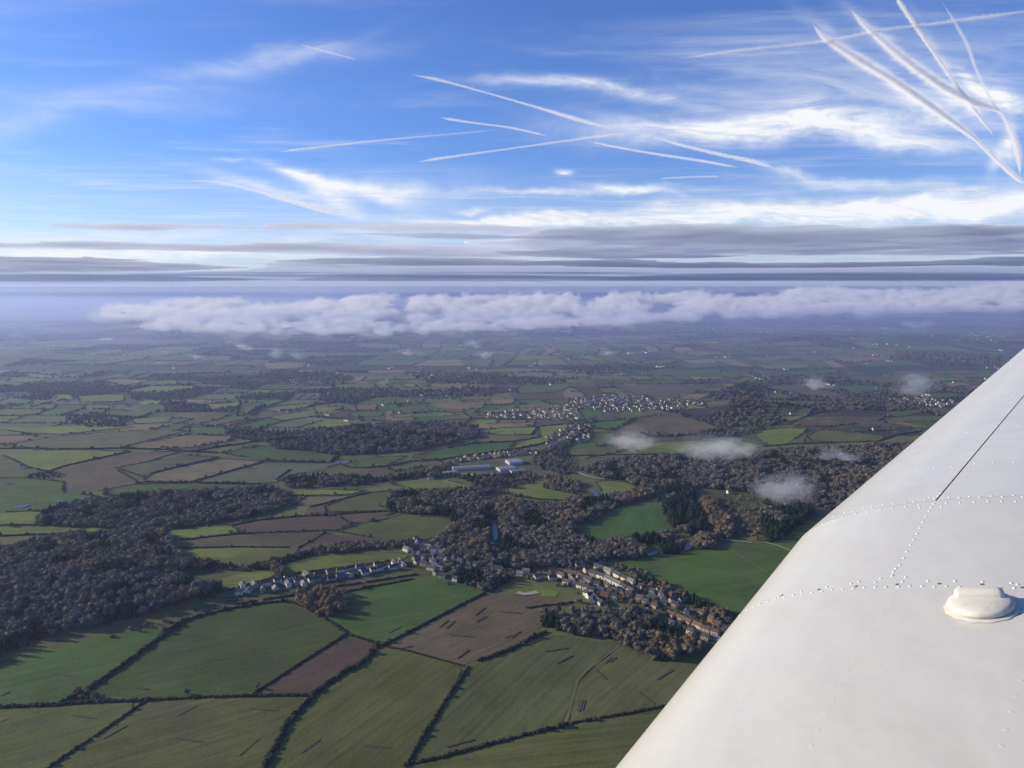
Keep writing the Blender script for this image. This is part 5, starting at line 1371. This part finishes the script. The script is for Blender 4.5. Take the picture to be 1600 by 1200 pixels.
for a in [(33,731,80,2,'white','slate','tiny white farmhouse standing alone at the left edge of the plain'), (1341,705,70,2,'white','grey','lone white house in the wood below the tan fields near the wing'),
          (673,749,10,1,'white','grey','small white building left of the factory sheds'), (739,759,0,2,'white','grey','lone white cottage on the lime field under the factory'),
          (921,934,30,0,'white','slate','isolated white house in the trees above the lower right wood'), (926,941,80,1,'white','slate','white house with a wide gable below the isolated one'),
          (1139,771,20,0,'white','grey','pale house on the hillside above the golden avenue'), (1237,645,10,1,'white','grey','white farm left of the ploughed hill field'),
          (1366,672,10,1,'cream','slate','farm among trees under the ploughed hill field'), (8,756,0,2,'white','grey','small white barn on the far left green field')]:
    named_house(*a)
# factory sheds
M_SHED, g, b = mat('shed_sheeting', (0.45, 0.47, 0.50), 0.4, spec=0.4)
shed_w, shed_r = {}, None
def shed(px0, py0, px1, py1, depth, h, label, roofc):
    A, B = at(px0, py0), at(px1, py1); c = (A+B)/2; L = (B-A).length; rz = math.atan2(B.y-A.y, B.x-A.x)
    wall, roof = house_parts(L*.8, depth*.6, h*.75, 1.6, 0); wall.materials.append(M_WALL); roof.materials.append(M_ROOF)
    e = link('factory_shed', None, None, None, label=label, category='factory shed', group='pale factory sheds below the orange estate'); e.location = (c.x, c.y, hgt(c.x, c.y)+.5); e.rotation_euler = (0, 0, rz)
    w_ = link('wall', wall, None, e); w_.color = (.42, .42, .40, 1); r_ = link('roof', roof, None, e); r_.color = (*roofc, 1)
for s in [(690,742,716,739,28,7,'long low cream factory building at the left end of the works',(.28,.27,.24)), (700,735,772,731,36,8,'largest grey-roofed shed of the works',(.20,.22,.25)),
          (775,736,806,733,48,8,'square blue-grey shed in the centre of the works',(.20,.23,.28)), (790,725,816,723,60,9,'pale shed with the widest light roof at the back of the works',(.27,.29,.33)),
          (795,739,822,736,26,6,'narrow shed on the near right of the works',(.25,.25,.25)), (735,744,760,742,18,5,'small shed in the yard in front of the works',(.30,.22,.18)), (718,744,732,743,14,5,'white hut at the front of the works yard',(.4,.4,.38)),
          (765,743,790,741,16,5,'brown-walled store at the front of the works',(.24,.2,.18))]:
    shed(*s)
# far towns: joined, thousands of metres off
def far_house(x, y, rz, L, Wd, H, wc, rc):
    k = len(far_v); c, s = math.cos(rz), math.sin(rz); z0 = hgt(x, y); l, w = L/2, Wd/2
    for (a, b2, z) in ((-l,-w,0),(l,-w,0),(l,w,0),(-l,w,0),(-l,-w,H),(l,-w,H),(l,w,H),(-l,w,H),(-l,0,H+2.6),(l,0,H+2.6)):
        far_v.append((x+a*c-b2*s, y+a*s+b2*c, z0+z))
    for f, q in (((0,1,5,4),wc),((2,3,7,6),wc),((1,2,6,9,5),wc),((3,0,4,8,7),wc),((4,5,9,8),rc),((6,7,8,9),rc)):
        far_f.append(tuple(k+i for i in f)); far_c.append((q, len(f)))
TOWNS = [([(740,648),(780,643),(850,640),(900,630),(905,655),(850,655),(760,656)], 24, 8), ([(845,690),(870,675),(905,660),(925,665),(925,685),(890,692),(860,702)], 22, 8), ([(880,625),(930,618),(1000,620),(1080,628),(1110,632),(1060,640),(960,645),(900,640)], 26, 9),
         ([(905,622),(960,620),(1000,626),(960,634),(915,634)], 18, 9), ([(1380,624),(1440,620),(1500,628),(1490,637),(1400,636)], 34, 9), ([(410,686),(440,680),(460,684),(450,690)], 40, 10), ([(990,660),(1010,655),(1000,650)], 30, 9),
         ([(640,612),(700,608),(720,614),(660,618)], 40, 10), ([(1170,590),(1200,587),(1205,593),(1180,596)], 45, 10), ([(1490,527),(1560,522),(1590,532),(1520,540)], 120, 14), ([(990,662),(1050,655),(1020,660)], 50, 10),
         ([(150,632),(190,628),(205,636),(160,641)], 38, 10), ([(815,568),(870,566),(865,572),(820,573)], 60, 12), ([(500,660),(520,656),(590,656),(560,662)], 60, 12), ([(620,625),(700,615),(720,622),(640,630)], 45, 10), ([(1420,620),(1450,616),(1455,622),(1430,625)], 30, 10)]
trees_pts = []
for poly, sp, L in TOWNS:
    W = px_poly(poly); x0, x1 = min(p[0] for p in W), max(p[0] for p in W); y0, y1 = min(p[1] for p in W), max(p[1] for p in W); y = y0
    base = hr.uniform(0, 3)
    while y < y1:
        x = x0
        while x < x1:
            a, b2 = x+hr.uniform(-.4, .4)*sp, y+hr.uniform(-.4, .4)*sp
            if inpoly(a, b2, W):
                if hr.random() < .72:
                    wc = WALLC[hr.choice(['white','cream','cream','orange','stone','grey'])]; rc = ROOFC[hr.choice(['slate','brown','slate','red','grey'])]
                    far_house(a, b2, base+hr.choice([0, 1.57])+hr.gauss(0, .25), L*hr.uniform(1.0, 1.6), 8, 5.5, wc, rc)
                else: trees_pts.append((a, b2, hgt(a, b2)-1, 11, 11, 9, 'bare'))
            x += sp
        y += sp
for _ in range(260):   # scattered farms of the far plain
    Y = hr.uniform(2600, 9000); X = hr.uniform(-.8, .8)*Y
    if in_traced(X, Y): continue
    for q in range(hr.choice([1, 2, 3])): far_house(X+hr.uniform(-40, 40), Y+hr.uniform(-40, 40), hr.uniform(0, 3), hr.uniform(12, 26), 9, 6, WALLC[hr.choice(['white','grey','cream'])], ROOFC[hr.choice(['grey','slate','brown'])])
me = mesh('distant_houses', far_v, far_f); ca = me.color_attributes.new('col', 'FLOAT_COLOR', 'CORNER'); buf = []
for q, n in far_c: buf += list((*q, 1))*n
ca.data.foreach_set('color', buf)
link('distant_houses', me, make_cells_mat(), None, kind='stuff', label='houses of the distant towns and scattered farms', category='houses')
scatter('town_trees', trees_pts, 'trees among the houses of the distant towns', 'woodland')
# spoil and bare ground in the little lime meadow
ribbon('bare_ground', [(808,927),(822,930),(840,926)], 10, M_TRACK, 1.6, .8)
# gardens and walls between the rows give the village its dark grain
gp = []
for z, L in PLACED:
    for _ in range(3):
        a = hr.uniform(0, 6.28); d = hr.uniform(9, 17); x, y = z.x+d*math.cos(a), z.y+d*math.sin(a)
        if any((Vector((x, y, 0))-q).length < s2*.55+2 for q, s2 in PLACED): continue
        h = hr.choice([2.5, 3, 4, 6]); gp.append((x, y, hgt(x, y), h*1.3, h*1.3, h, hr.choice(['bare', 'bare', 'fir'])))
scatter('garden_shrubs', gp, 'garden shrubs and small trees between the village houses', 'shrubs')
